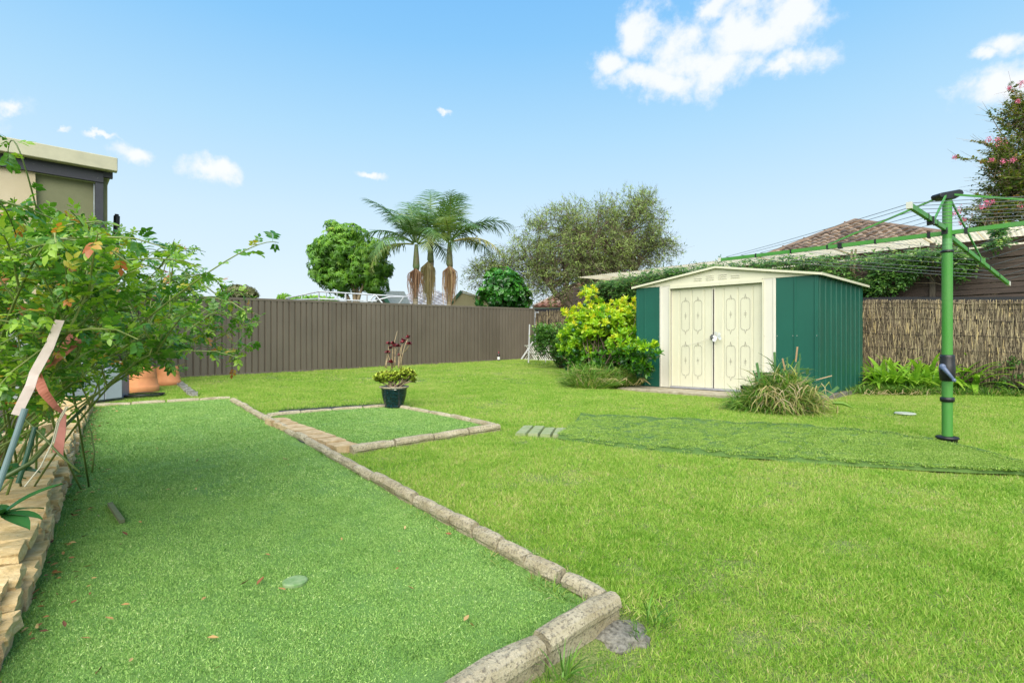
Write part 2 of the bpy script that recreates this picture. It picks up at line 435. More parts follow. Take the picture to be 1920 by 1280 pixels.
for i in range(nb):
    t = (i+.5)/nb; p = A.lerp(B, t); L = (B-A).length/nb
    d = (B-A); d.z = 0; d.normalize(); s = Vector((UF.x, UF.y, 0))
    c = Vector((p.x, p.y, gz(p.x, p.y)+.015+rk.uniform(-.004, .006))) - s*.01
    rough_block('brick', c, d*(L-.014), s*.2*rk.uniform(.93, 1.05), (0, 0, .10), M_tan, e3, rk, .004, 1)
# black weed mat showing along the edging
def weed_mat(pts, off, label, wmax=.05):
    mb = MB(); n = 90; P = [Vector((p.x, p.y, 0)) for p in pts]; L = sum((P[i+1]-P[i]).length for i in range(len(P)-1))
    for i in range(n+1):
        p, t = along0(P, L*i/n); nn = Vector((-t.y, t.x, 0)); w = wmax*max(.15, .7+.9*mnoise.noise(Vector((i*.16, off*50, 2)))); h = .010+.014*abs(mnoise.noise(Vector((i*.4, 7, off))))
        for s_, z in ((0, .03), (.35, h+.012), (.7, h), (1, .004)): q = p - nn*(off+w*s_); mb.v.append((q.x, q.y, gz(q.x, q.y)+TZ+z)); mb.t.append(.5)
    for i in range(n):
        for j in range(3): q = 4*i+j; mb.f.append((q, q+4, q+5, q+1))
    tag(mb.build('weed_mat', M_wmat, smooth=True), label, 'weed mat')
def along0(P, d):
    for i in range(len(P)-1):
        s = (P[i+1]-P[i]).length
        if d <= s or i == len(P)-2: return P[i] + (P[i+1]-P[i])*(d/s), (P[i+1]-P[i]).normalized()
        d -= s
M_wmat = flat('black weed mat', (.03,.035,.04), .8, c2=(.012,.014,.018), scale=60, bump=.6)
wm_pts = [G(x+d_, y+4) for (x, y), d_ in zip(BIGR[1:8], (2,)*7)]
weed_mat([Vector((p.x,p.y,0)) for p in wm_pts], .012, 'torn black weed mat showing between the long turf bed and its edging', .055)
weed_mat([Vector((p.x,p.y,0)) for p in (G(522,775), G(600,769), G(730,761))], .03, 'dark weed mat edge at the back of the small turf square', .05)
# pale pavers sunk in the lawn
M_pave = flat('pale paver', (.30, .33, .18), .9, c2=(.20, .26, .10), scale=14, bump=.4)
e4 = thing('paver_path', 'four pale worn pavers sunk in the lawn beside the loose turf strip', 'pavers', tuple(G(1015,815)))
pa, pb = Vector((.99, -.10, 0)), Vector((.20, .98, 0)).normalized()
for i in range(4):
    c = G(1017, 810, .0) + pa*(.128*(i-1.5)) - pb*(.05*(i//2)); c.z = gz(c.x, c.y)+.004; rough_block('paver', c, pa*.106, pb*(.50 if i < 2 else .42), (0,0,.05), M_pave, e4, rk, .0025, 1)
# turf strip lying loose on the lawn
top_px = [(1090,782),(1200,788),(1320,793),(1420,798),(1520,804),(1600,810),(1680,818),(1750,830),(1800,842),(1860,858),(1895,872),(1990,885)]
bot_px = [(1048,824),(1130,836),(1220,846),(1320,855),(1410,863),(1500,869),(1590,876),(1660,880),(1740,886),(1820,891),(1900,893),(2010,903)]
mb = MB(); nw = 26; ncol = 110
tp = [G(*p) for p in top_px]; bp = [G(*p) for p in bot_px]
def pl(P, t):
    x = t*(len(P)-1); i = min(int(x), len(P)-2); return P[i].lerp(P[i+1], x-i)
strip_poly = tp + bp[::-1]
def crease(p): return mnoise.noise(Vector((p.dot(UV)*2.6, p.dot(UF)*.30, 1)))
for i in range(ncol+1):
    a, b = pl(tp, i/ncol), pl(bp, i/ncol)
    for j in range(nw+1):
        s = j/nw; p = a.lerp(b, s); e = min(s, 1-s)
        ed = mnoise.noise(Vector((i*.13, j*.02, 3)))*.03*(1 if e < .05 else .2); p = p + UV*ed
        w = min(.2, abs(crease(p)))*.10 + mnoise.noise(Vector((p.dot(UV)*1.5, p.dot(UF)*1.6, 9)))*.012
        mb.v.append((p.x, p.y, gz(p.x, p.y)+.024+w + (.02 if e < .06 and e > 0 else 0) - (.03 if e == 0 else 0))); mb.t.append(s)
for i in range(ncol):
    for j in range(nw):
        q = i*(nw+1)+j; mb.f.append((q, q+nw+1, q+nw+2, q+1))
M_strip = turfmat('strip turf', [(.3, (.03, .07, .012)), (.5, (.06, .14, .02)), (.7, (.12, .22, .04))])  # dark backing colour; bared along the creases it paints in wrinkle shade
tag(mb.build('turf_strip', M_strip, smooth=True), 'wrinkled strip of artificial turf lying loose across the lawn', 'turf strip')
# concrete lumps at the kerb corner, pale cover, stick
def lump(name, c, r, zsc, m, seed, label, cat):
    bm = bmesh.new(); bmesh.ops.create_icosphere(bm, subdivisions=4, radius=1)
    for v in bm.verts:
        n = mnoise.noise(v.co*1.6+Vector((seed,0,0)))*.3 + mnoise.noise(v.co*6+Vector((seed,0,0)))*.10; v.co *= 1+n; v.co.z *= zsc
    me = bpy.data.meshes.new(name); bmesh.ops.scale(bm, vec=(r, r*.8, r), verts=bm.verts); bm.to_mesh(me); bm.free(); me.materials.append(m)
    for p in me.polygons: p.use_smooth = True
    o = link(name, me); o.location = c; return tag(o, label, cat)
M_lump = flat('old mortar', (.26, .245, .20), .95, c2=(.08, .075, .06), scale=50, bump=1, bscale=120)
lump('concrete_lump', G(1150, 1168)+Vector((0,0,-.045)), .13, .28, M_lump, 1, 'rough grey concrete footing showing at the near corner of the edging', 'concrete lump')
lump('concrete_lump', G(1022, 1238)+Vector((0,0,-.06)), .06, .45, M_lump, 5, 'small grey concrete lump in the grass outside the near edging', 'concrete lump')
mb = MB(); p = G(553, 1088, TZ+.01); mb.lathe(p, [(0,.004),(.045,.004),(.052,0),(.052,-.01)], 20)
tag(mb.build('ground_cover', flat('worn cover', (.24, .34, .16), .8, c2=(.12, .24, .07), scale=40)), 'small round pale cap set flush in the long turf bed', 'ground cap')
mb = MB(); p = G(1697, 775, .02); mb.lathe(p, [(0,.012),(.11,.012),(.12,0)], 20)
tag(mb.build('ground_cover', flat('grey lid', (.42, .46, .36), .8, scale=30)), 'pale oval drain lid in the lawn left of the clothes hoist pole', 'drain lid')
mb = MB(); a, b = G(206, 944, TZ+.02), G(229, 977, TZ+.02); mb.bar(a, b, .025, .018)
tag(mb.build('stick', flat('grey stick', (.15, .17, .08), .9, scale=60, stretch=(1,1,1))), 'short mossy grey stick lying on the long turf bed', 'stick')
# stepping row of grey stones by the terracotta pots
e5 = thing('stone_edging', 'short line of small grey stones beside the terracotta pots', 'stone edging', tuple(G(350,728)))
M_grey = flat('grey stone', (.30, .29, .25), .9, c2=(.14, .14, .11), scale=25, bump=.5)
for i in range(9):
    p = G(336,719,.02).lerp(G(364,741,.02), i/8); rough_block('stone', p, UF*.12*rk.uniform(.7,1.1), UV*.17*rk.uniform(.7,1), (0,0,.07), M_grey, e5, rk, .012, 1)

# ------------------------------------------------------------------ sandstone retaining wall on the left
m = Mat('split sandstone'); a = m.noise(16, 5, .65, stretch=(1,1,3)); b = m.noise(70, 4, .7)
cc = m.ramp(a, [(.3, (.50, .34, .13)), (.5, (.70, .51, .25)), (.7, (.82, .66, .38))]); cc = m.mix(m.math('MULTIPLY', m.rnd(), .40), cc, (.40, .27, .12)); cc = m.mix(m.ramp(b, [(.58, (0,0,0)), (.68, (.4,.4,.4))]), cc, (.20, .12, .045)); m.col(cc); m.set(.92); m.bump(b, .8, .012); M_sand = m.m
M_sand2 = flat('sandstone base', (.62, .45, .24), .95, c2=(.34, .23, .11), scale=22, bump=.8, bscale=80)
wall = thing('retaining_wall', 'low dry wall of tan split sandstone blocks along the rose bed', 'retaining wall', tuple(G(70,1050)))
WL = [Vector((p.x, p.y, 0)) for p in [Vector((-1.30,.95,0))]+[G(*p) for p in BIGL]]
def along(P, d):
    for i in range(len(P)-1):
        s = (P[i+1]-P[i]).length
        if d <= s or i == len(P)-2: return P[i] + (P[i+1]-P[i])*(d/s), (P[i+1]-P[i]).normalized()
        d -= s
tot = sum((WL[i+1]-WL[i]).length for i in range(len(WL)-1)); rs_ = random.Random(11); d = 0
while d < tot-.1:
    L = rs_.uniform(.15, .24); p, t = along(WL, d+L/2); n = Vector((-t.y, t.x, 0))      # n points left, into the bed
    rough_block('stone', Vector((p.x, p.y, gz(p.x,p.y)+.045)) + n*(.05+rs_.uniform(-.012,.012)), t*(L-.008), n*.16, (0,0,.10), M_sand2, wall, rs_, .008, 2); d += L
for row, (z, back, lo, hi, dep) in enumerate(((.098, .050, .16, .26, .20), (.152, .075, .18, .30, .36))):
    d = rs_.uniform(0, .08)
    while d < tot-.15:
        L = rs_.uniform(lo, hi); p, t = along(WL, d+L/2); n = Vector((-t.y, t.x, 0)); zz = z + rs_.uniform(-.012, .014)
        rough_block('stone', Vector((p.x, p.y, gz(p.x,p.y)+zz)) + n*(back+dep/2-.08+rs_.uniform(-.022,.022)), t*(L-.026), (n*.95+t*rs_.uniform(-.12,.12))*dep, (0,0,.062), M_sand, wall, rs_, .0075, 2); d += L
# a cross wall of the same stone inside the bed
w2 = thing('retaining_wall', 'short cross wall of tan sandstone blocks under the rose canes', 'retaining wall', tuple(G(40,850)))
a, b = G(-60, 872, .1), G(112, 822, .1)
n = 8
for i in range(n):
    p = a.lerp(b, (i+.5)/n); t = (b-a).normalized(); L = (b-a).length/n
    for r_ in (0, 1): rough_block('stone', p+Vector((0,0,.03+.09*r_))+t*rs_.uniform(-.02,.02), t*(L-.01), UV*.2, (0,0,.085), M_sand, w2, rs_, .011, 1)
# garden soil of the rose bed
bed = [Vector((p.x, p.y, 0)) for p in WL]; t0 = Vector((-.72, -.60, 0))
poly = [p + Vector((-.16,-.1,0)) for p in bed] + [bed[-1]+t0*4, bed[0]+t0*4]
M_mulch = flat('garden soil', (.06, .045, .03), .95, c2=(.02, .016, .012), scale=40, bump=1, bscale=60)
tag(slab_poly('garden_soil', poly, -.05, .10, M_mulch), kind='structure')

# ------------------------------------------------------------------ ribbed steel fence
m = Mat('fence steel'); n = m.noise(1.2, 4); n2 = m.noise(40, 5, .7, stretch=(1,1,.25))
cc = m.ramp(n, [(.3, (.112, .094, .070)), (.7, (.140, .117, .088))]); cc = m.mix(m.ramp(n2, [(.71, (0,0,0)), (.75, (.5,.5,.5))]), cc, (.4,.38,.33)); cc = m.mix(m.ramp(m.noise(6, 5, .7, stretch=(1,1,.12)), [(.5, (0,0,0)), (.72, (.45,.45,.45))]), cc, (.075,.062,.048)); m.col(m.mix(m.math('MULTIPLY', m.rnd(), .22), cc, (.22,.19,.15))); m.set(.55, 0, .35); M_fence = m.m
fen = thing('steel_fence', 'long taupe ribbed steel fence along the back of the lawn', 'fence', (-6.32, 11.29, -.75))
F0 = Vector((-6.32, 11.29, -.749)); F1 = Vector((.732, 17.66, -.586)); FD = (F1-F0); FL = FD.length; FD.normalize()
bay = FL/4; FN = Vector((FD.y, -FD.x, 0)).normalized()      # towards the camera side
for i in range(-3, 5):
    p = F0 + FD*bay*i; mb = MB()
    mb.box(p - Vector((FD.x,FD.y,0))*.03 - FN*.028 + Vector((0,0,-.1)), Vector((FD.x,FD.y,0))*.06, FN*.066, (0,0,1.83)); 
    mb.box(p - Vector((FD.x,FD.y,0))*.006 + FN*.038 + Vector((0,0,-.1)), Vector((FD.x,FD.y,0))*.012, FN*.003, (0,0,1.82))
    mb.build('post', M_fence, fen)
for i in range(-3, 4):
    a = F0 + FD*(bay*i+.033); b = F0 + FD*(bay*(i+1)-.033); L = (b-a).length
    for nm, z0, z1, w in (('top_rail', 1.665, 1.722, .05), ('bottom_rail', -.02, .035, .05)):
        mb = MB(); mb.box(a + Vector((0,0,z0)) - FN*w/2, b-a, FN*w, (0,0,z1-z0)); mb.build(nm, M_fence, fen, bevel=.004)
    npan = 3
    for s in range(npan):
        mb = MB(); nr = 6 if s < 2 else 5; x = L*(6*s)/17.0; pit = L/17.0
        prof = []
        for r_ in range(nr):
            x0 = x + pit*r_; prof += [(x0+pit*.0, .004), (x0+pit*.05, .022), (x0+pit*.80, .016), (x0+pit*.90, -.012), (x0+pit*.97, -.012)]
        prof.append((x+pit*nr, .004)); nn = len(prof)
        for (u, dd) in prof:
            q = a + FD*min(u, L)
            for z in (.0, 1.68): mb.v.append(tuple(q + FN*dd + Vector((0,0,z)))); mb.t.append(.5)
        for j in range(nn-1): mb.f.append((2*j, 2*j+2, 2*j+3, 2*j+1))
        mb.build('sheet', M_fence, fen)

# ------------------------------------------------------------------ garden shed
SCn = at(1533, 743, 8.12); SL = at(1193, 640, 10.23); SB_ = at(1617, 640, 9.88)
fx = Vector((SL.x-SCn.x, SL.y-SCn.y, 0)); SW = fx.length; fx.normalize()
sx = Vector((SB_.x-SCn.x, SB_.y-SCn.y, 0)); SDp = sx.length; sx.normalize()
fn = -Vector((-fx.y, fx.x, 0)); fn = fn if fn.y < 0 else -fn      # outward normal of the front
sn = Vector((-sx.y, sx.x, 0)); sn = sn if sn.x > 0 else -sn
Z0 = SCn.z
def fp(px, py):
    r, q = (px-960)/F, (640-py)/F; a = (r*SCn.y - SCn.x)/(fx.x - r*fx.y); return a, q*(SCn.y+a*fx.y)
def FP(a, z, o=0): return SCn + fx*a + fn*o + Vector((0,0,z-SCn.z))
def sheetmat(name, c, c2):
    m = Mat(name); n = m.noise(.9, 4); n2 = m.noise(25, 6, .7)
    cc = m.ramp(n, [(.3, c2), (.7, c)]); cc = m.mix(m.ramp(m.noise(9, 5, .7, stretch=(1,1,.10)), [(.55, (0,0,0)), (.75, (.30,.30,.30))]), cc, tuple(x*.62 for x in c)); m.col(m.mix(m.ramp(n2, [(.6, (0,0,0)), (.8, (.18,.18,.18))]), cc, tuple(x*.6 for x in c))); m.set(.42, 0, .4); m.bump(m.noise(5, 2), .05, .02); return m.m
M_green = sheetmat('shed green', (.010, .102, .070), (.008, .082, .056)); M_cream = sheetmat('shed cream', (.65, .63, .48), (.58, .56, .42))
M_cream2 = sheetmat('shed trim', (.68, .65, .56), (.60, .57, .49)); M_dark = flat('gap shade', (.01, .01, .01), .9)
shed = thing('garden_shed', 'green and cream metal garden shed with double doors and low gable', 'shed', tuple(SCn))
ZE = at(1533, 515, 8.12).z; ZR = at(1340, 503, (SCn+fx*SW/2).y).z + .01
def wallsheet(name, A, dirv, L, z0, z1, nrm, ribs, m, w=.02, h=.012, off=0):
    """flat sheet with raised ribs at the given distances"""
    prof = [(0, 0)]
    for r_ in ribs: prof += [(r_-w, 0), (r_-w*.55, h), (r_+w*.55, h), (r_+w, 0)]
    prof.append((L, 0)); mb = MB()
    for u, d_ in prof:
        q = Vector((A.x, A.y, 0)) + dirv*u + nrm*(d_+off); mb.v += [(q.x, q.y, z0), (q.x, q.y, z1)]; mb.t += [.5, .5]
    for j in range(len(prof)-1): mb.f.append((2*j, 2*j+2, 2*j+3, 2*j+1))
    return mb.build(name, m, shed)
aGR = fp(1455, 640)[0]; aJR = fp(1430, 640)[0]; aJL = fp(1258, 640)[0]; aGL = fp(1237, 640)[0]; aM = fp(1337, 640)[0]
wallsheet('wall_panel', SCn, fx, aGR, Z0, ZE, fn, [.03, aGR*.53], M_green)
wallsheet('wall_panel', SCn + fx*aGL, fx, SW-aGL, Z0, ZE, fn, [(SW-aGL)*.62, SW-aGL-.03], M_green)
# cream jambs
for x0, x1 in ((aGR, aJR), (aJL, aGL)):
    wallsheet('jamb', SCn + fx*x0, fx, x1-x0, Z0, ZE, fn, [.03] if x0 == aGR else [x1-x0-.03], M_cream2, off=.006)
    mb = MB(); xx = x1 if x0 == aGR else x0
    mb.box(FP(xx-.022 if x0 == aGR else xx, Z0, 0), fx*.022, fn*.035, (0,0,ZE-Z0-.02)); mb.build('door_frame', M_cream, shed)
zh0, zh1 = ZE-.105, ZE
mb = MB(); mb.box(FP(aJR, ZE-.06, .002), fx*(aJL-aJR), fn*.045, (0,0,.06)); mb.build('door_header', M_cream, shed)
mb = MB(); mb.box(FP(aJR, ZE-.12, -.06), fx*(aJL-aJR), fn*.03, (0,0,.06)); mb.build('door_track', M_cream, shed)
mb = MB(); mb.box(FP(.05, Z0, -.12), fx*(SW-.1), fn*.01, (0,0,ZE-Z0)); mb.build('gap_shade_sheet', M_dark, shed)  # near-black sheet standing in for the shade behind the door gaps
mb = MB(); mb.box(FP(aJR-.0, Z0-.001, -.05), fx*(aJL-aJR), fn*.10, (0,0,.028)); mb.build('door_sill', flat('zinc sill', (.33,.33,.36), .6), shed)
def door(a0, a1):
    L = a1-a0
    ribs = [L*.2, L*.5, L*.8] ; prof = [(0, 0)]
    for r_ in ribs: prof += [(r_-.016, 0), (r_-.006, -.012), (r_+.006, -.012), (r_+.016, 0)]
    prof.append((L, 0)); mb = MB()
    for u, d_ in prof:
        for z in (Z0+.03, ZE-.062): q = FP(a0+u, z, -.028+d_); mb.v.append(tuple(q)); mb.t.append(.5)
    for j in range(len(prof)-1): mb.f.append((2*j, 2*j+2, 2*j+3, 2*j+1))
    for zz in (Z0+.03, ZE-.062):
        pass
    do = mb.build('door', M_cream, shed)
    mb = MB(); mb.box(FP(a0, Z0+.03, -.045), fx*.012, fn*.03, (0,0,ZE-Z0-.1)); mb.box(FP(a1-.012, Z0+.03, -.045), fx*.012, fn*.03, (0,0,ZE-Z0-.1)); mb.build('door_stile', M_cream2, shed)
    H = ZE-Z0
    for ac in (L*.35, L*.65):
        for zc in (.70, .27):
            mb = MB(); w = L*.093; h = H*.155; z = Z0+H*zc; c0 = a0+ac; oo = -.026
            P = lambda x, y: FP(c0+x, z+y, oo)
            top = [(-w, h*.78), (-w*.86, h*.86), (-w*.5, h*.93), (-w*.28, h*.90), (-w*.1, h*1.02), (0, h*1.16), (w*.1, h*1.02), (w*.28, h*.90), (w*.5, h*.93), (w*.86, h*.86), (w, h*.78)]
            loop = [P(x, y) for x, y in top] + [P(x, -y) for x, y in top[::-1]]; loop.append(loop[0])
            mb.tube(loop, .0026, 4, cap=False)
            mb.tube([P(0, h*.2), P(0, -h*.22)], .0022, 4); mb.tube([P(-w*.3, .014), P(w*.3, .014)], .0022, 4); mb.tube([P(-w*.3, -.014), P(w*.3, -.014)], .0022, 4)
            mb.tube([P(-w*.22, h*.86), P(0, h*.97), P(w*.22, h*.86)], .002, 4)
            mb.build('door_ornament', M_orn, shed)
M_orn = flat('grey print', (.21, .20, .17), .6)
door(aJR, aM-.012); door(aM+.012, aJL)
# handle knot in the middle
hk = FP(aM, at(1337, 632, SCn.y+fx.y*aM).z, 0)
mb = MB(); mb.lathe((0,0,0), [(0,.02),(.04,.018),(.055,0),(.05,-.015),(0,-.015)], 14)
q = fn.to_track_quat('Z', 'Y'); mb.v = [tuple(hk + q @ Vector(v)) for v in mb.v]; mb.build('lock', flat('grey lock', (.12,.12,.12), .5), shed, smooth=True)
bagp = hk - fx*.09 + fn*.04
mb = MB(); rb = random.Random(5)
for i in range(9):
    a = rb.uniform(0, 6.28); r_ = rb.uniform(.04, .085); dv = -fx*math.cos(a) + Vector((0,0,1))*math.sin(a)
    s = dv.cross(fn)*.03; e = bagp + dv*r_ + fn*rb.uniform(.0,.04)
    mb.add([bagp, e+s, e+dv*.02+fn*.01, e-s], [(0,1,2),(0,2,3)])
tag(mb.build('plastic_bag', flat('white plastic', (.8,.82,.82), .35)), 'scrap of white plastic tied through the shed door handles', 'plastic bag')
mb = MB(); e = FP(*fp(1282, 648), .01); mb.tube([hk+fn*.03, hk.lerp(e, .5)+Vector((0,0,-.02)), e], .003, 4)
tag(mb.build('string', flat('white string', (.6,.58,.5), .8)), 'thin pale string hanging from the shed handles across the left door', 'string')
# gable, louvres, roof
mb = MB(); mid = SW/2
mb.v = [tuple(FP(a, z, .012)) for a, z in ((-.02, ZE), (SW+.02, ZE), (SW+.02, ZE+.015), (mid, ZR), (-.02, ZE+.015))]; mb.f = [(0,1,2,3,4)]; mb.t = [.5]*5
mb.build('gable', M_cream, shed)
for k_ in range(4):
    for r_ in range(3 if k_ in (1, 2) else 2):
        a = mid + (k_-1.5)*.22; mb = MB(); z = ZE+.05+.035*r_ + (0.0 if k_ in (1, 2) else .005)
        mb.tube([FP(a-.075, z, .014), FP(a-.06, z+.006, .022), FP(a+.06, z+.006, .022), FP(a+.075, z, .014)], .004, 5); mb.build('louvre', M_cream2, shed)
OV = .07
for s_ in (0, 1):
    mb = MB(); ae = -OV if s_ == 0 else SW+OV; ze = ZE + .012 - OV*(ZR-ZE)/mid
    A_ = FP(ae, ze, OV); B_ = FP(mid, ZR, OV); dep = sx*(SDp+2*OV+.1)
    ax = B_-A_; upv = Vector((0,0,.02))
    nrib = 1
    mb.box(A_, ax, dep, upv); mb.build('roof_sheet', M_cream, shed)
    mb = MB(); mb.box(A_+fn*.002-Vector((0,0,.012)), ax, -fn*.02, (0,0,.036)); mb.build('fascia', M_cream, shed)
A_ = FP(-OV, ZE+.012-OV*(ZR-ZE)/mid-.012, OV)
mb = MB(); mb.box(A_ + sn*.002, sx*(SDp+2*OV+.1), -sn*.02, (0,0,.04)); mb.build('fascia', M_cream, shed)
# side wall, back wall
ribs = [SDp*(.035+.11*i) for i in range(9)]
o = wallsheet('wall_panel', SCn, sx, SDp, Z0, ZE+.02, sn, ribs, M_green, w=.014, h=.016)
o = wallsheet('wall_panel', SL + Vector((0,0,0)), sx, SDp, Z0, ZE, -sn, ribs, M_green)
BK = SCn + sx*SDp; mb = MB(); mb.box(Vector((BK.x, BK.y, Z0)), fx*SW, sx*.02, (0,0,ZE-Z0)); mb.build('back_wall', M_green, shed)
mb = MB(); mb.box(FP(-.012, Z0, .004), fx*.03, -fn*.03, (0,0,ZE-Z0)); mb.build('corner_trim', M_green, shed)
for a in (.01, aGR-.02, aGR+.02, aJR-.03, aGL+.01, aJL+.03, aGR*.53-.03, aGR*.53+.03):
    mb = MB(); q = FP(a, Z0+(ZE-Z0)*.5, .012); mb.cbox(q, .009, .009, .009); mb.build('screw', flat('screw', (.5,.5,.45), .4) if a == .01 else bpy.data.materials['screw'], shed)
# slab
M_slab = flat('shed slab', (.42, .37, .27), .9, c2=(.25, .21, .13), scale=9, bump=.4)
mb = MB(); gA = SCn + fn*.42 - fx*(-.55)
mb.box(Vector((SCn.x, SCn.y, Z0-.14)) + fx*.45 + fn*.66, fx*(SW-.40), -fn*.659, (0,0,.128)); tag(mb.build('shed_slab', M_slab, bevel=.01), 'pale concrete step along the front of the garden shed', 'concrete slab')
mb = MB(); mb.box(Vector((SCn.x, SCn.y, Z0-.16)) + sn*.10 - fx*.0, sx*(SDp+.1), -sn*.6, (0,0,.155)); mb.box(Vector((SCn.x, SCn.y, Z0-.16)) + fn*.0 - fx*.05, fx*(SW+.1), sx*SDp, (0,0,.154))
tag(mb.build('base_plinth', flat('slab edge', (.22,.20,.16), .9, c2=(.10,.09,.07), scale=20, bump=.5)), 'weathered grey base under the side wall of the shed', 'shed base')
# ------------------------------------------------------------------ brush fence, slat fence and carport behind it
RF0 = Vector((.80, 17.60, 0)); RD = Vector((.680, -.733, 0)).normalized(); RN = Vector((-.733, -.680, 0)).normalized()  # normal to the lawn
def RP(t, z, o=0): p = RF0 + RD*t + RN*o; return Vector((p.x, p.y, z))
def rtop(t): return np.interp(t, [0, 9.6, 11.93, 15], [1.0, .80, .655, .50])
def rbot(t): p = RF0+RD*t; return gz(p.x, p.y)
LEN = 15.0
bf = thing('brush_fence', 'brown brushwood fence with wires behind the shed and clothes hoist', 'fence', tuple(RP(7, rbot(7))))
M_back = flat('brush backing', (.045, .034, .022), .95, c2=(.02, .015, .01), scale=30)
mb = MB(); n = 30
for i in range(n+1):
    t = LEN*i/n; mb.v += [tuple(RP(t, rbot(t)-.1)), tuple(RP(t, rtop(t)-.02))]; mb.t += [.5, .5]
for i in range(n): mb.f.append((2*i, 2*i+2, 2*i+3, 2*i+1))
mb.build('backing', M_back, bf)
N = 24000; t = NR.uniform(0, LEN, N); t[:14000] = NR.uniform(8.8, 13.2, 14000)
zt = np.interp(t, [0, 9.6, 11.93, 15], [1.0, .80, .655, .50]); zb = np.array([rbot(x) for x in t]); L = NR.uniform(.07, .34, N)
z = zb + (zt-zb)*NR.uniform(0, 1, N)*1.0; z = np.minimum(z, zt-L*.8); o_ = .01+NR.uniform(0, .035, N)
pos = np.stack([RF0.x+RD.x*t+RN.x*o_, RF0.y+RD.y*t+RN.y*o_, z], 1)
fw = np.stack([RD.x*NR.normal(0,.13,N), RD.y*NR.normal(0,.13,N), np.ones(N)], 1)
REED = ([(-.5,0,0),(.5,0,0),(.35,1,0),(-.35,1,0)], [(0,1,2,3)])
ti = np.clip(NR.beta(1.3, 1.7, N), 0, 1)
V, Fi, T = scatter(REED, pos, fw, np.tile([RN.x, RN.y, 0], (N,1)), 1.0, ti)
# template width is scaled separately: length per reed, 7 mm wide
V = V.reshape(N, 4, 3); c = pos[:, None, :]; side = unit(np.cross(unit(fw), np.tile([RN.x, RN.y, 0.], (N,1)))); up = unit(fw)
w = NR.uniform(.003, .008, N)
for k_, (a_, b_) in enumerate(((-1,0),(1,0),(.8,1),(-.8,1))):
    V[:, k_] = pos + side*(w*a_)[:, None] + up*(L*b_)[:, None]
M_reed = tintmat('brush twigs', [(0, (.04, .03, .02)), (.3, (.14, .105, .065)), (.55, (.28, .22, .14)), (.8, (.46, .37, .22)), (1, (.62, .46, .20))], .85)
o = link('brushwood', npmesh('brushwood', V.reshape(-1, 3), Fi, 4, T, M_reed), bf); tag(o, kind='stuff')
M_wire = flat('fence wire', (.03, .03, .03), .5, metal=.6)
for f_ in (.10, .27, .45, .62, .80, .93):
    mb = MB(); mb.tube([RP(tt, rbot(tt)+(rtop(tt)-rbot(tt))*f_+.012*math.sin(tt*3+f_*9), .05) for tt in np.arange(0, LEN, .5)], .0035, 4); mb.build('wire', M_wire, bf)
mb = MB()
for i in range(26):
    t0_ = R.uniform(0, LEN-1.2); pts = [RP(t0_+.15*j, rtop(t0_+.15*j)-.01+R.uniform(-.018,.018), .05+R.uniform(-.01,.02)) for j in range(R.randint(5, 12))]; mb.tube(pts, R.uniform(.004, .009), 4, tint=R.random()*.6)
mb.build('top_twigs', M_reed, bf)
mb = MB(); a_, b_ = RP(0, 0), RP(LEN, 0)
for t_ in range(15):
    z0, z1 = float(rtop(t_)), float(rtop(t_+1)); A_ = RP(t_, z0+.01, .02); mb.box(A_, RP(t_+1, z1+.01, .02)-A_, -RN*.06, (0,0,.10))
mb.build('capping', flat('black capping', (.014, .014, .017), .5, scale=4), bf)
# slats
sf = thing('slat_fence', 'dark stained horizontal slat fence above the brushwood on the right', 'fence', tuple(RP(11, rbot(11), -.55)))
M_slat = flat('dark slat', (.085, .06, .045), .8, c2=(.03, .022, .018), scale=5, bump=.4, bscale=40, stretch=(1, 1, 14))
M_post = flat('grey post', (.13, .11, .08), .9, c2=(.05,.04,.03), scale=10, stretch=(3,3,.6), bump=.4)
rr = random.Random(21)
for row in range(13):
    z = .55 + .112*row
    for t0_, t1_ in ((1.2, 3.6), (3.6, 6.1), (6.1, 8.6), (8.6, 10.55), (10.55, 12.35), (12.35, 14.5)):
        if z > 1.70: continue
        mb = MB(); za = z + rr.uniform(-.008, .008); A_ = RP(t0_+.004, za, -.55); B_ = RP(t1_-.004, za+rr.uniform(-.012,.012), -.55)
        mb.box(A_, B_-A_, -RN*.018, (0,0,.094)); mb.build('slat', M_slat, sf)
for t_ in (8.6, 10.55, 12.35, 14.5): mb = MB(); mb.box(RP(t_-.045, -.8, -.53), RD*.09, RN*.05, (0,0,2.75)); mb.build('post', M_post, sf)
def corr_material():
    m = Mat('cream translucent sheet'); c = m.ramp(m.noise(3, 4), [(.3, (.62,.54,.36)), (.65, (.80,.72,.52))]); m.col(c); m.set(.5)
    tr = m.n('ShaderNodeBsdfTranslucent'); m.l(c, tr.inputs[0]); ms = m.n('ShaderNodeMixShader'); ms.inputs[0].default_value = .85
    m.l(m.p.outputs[0], ms.inputs[1]); m.l(tr.outputs[0], ms.inputs[2]); m.l(ms.outputs[0], m.out.inputs[0]); return m.m
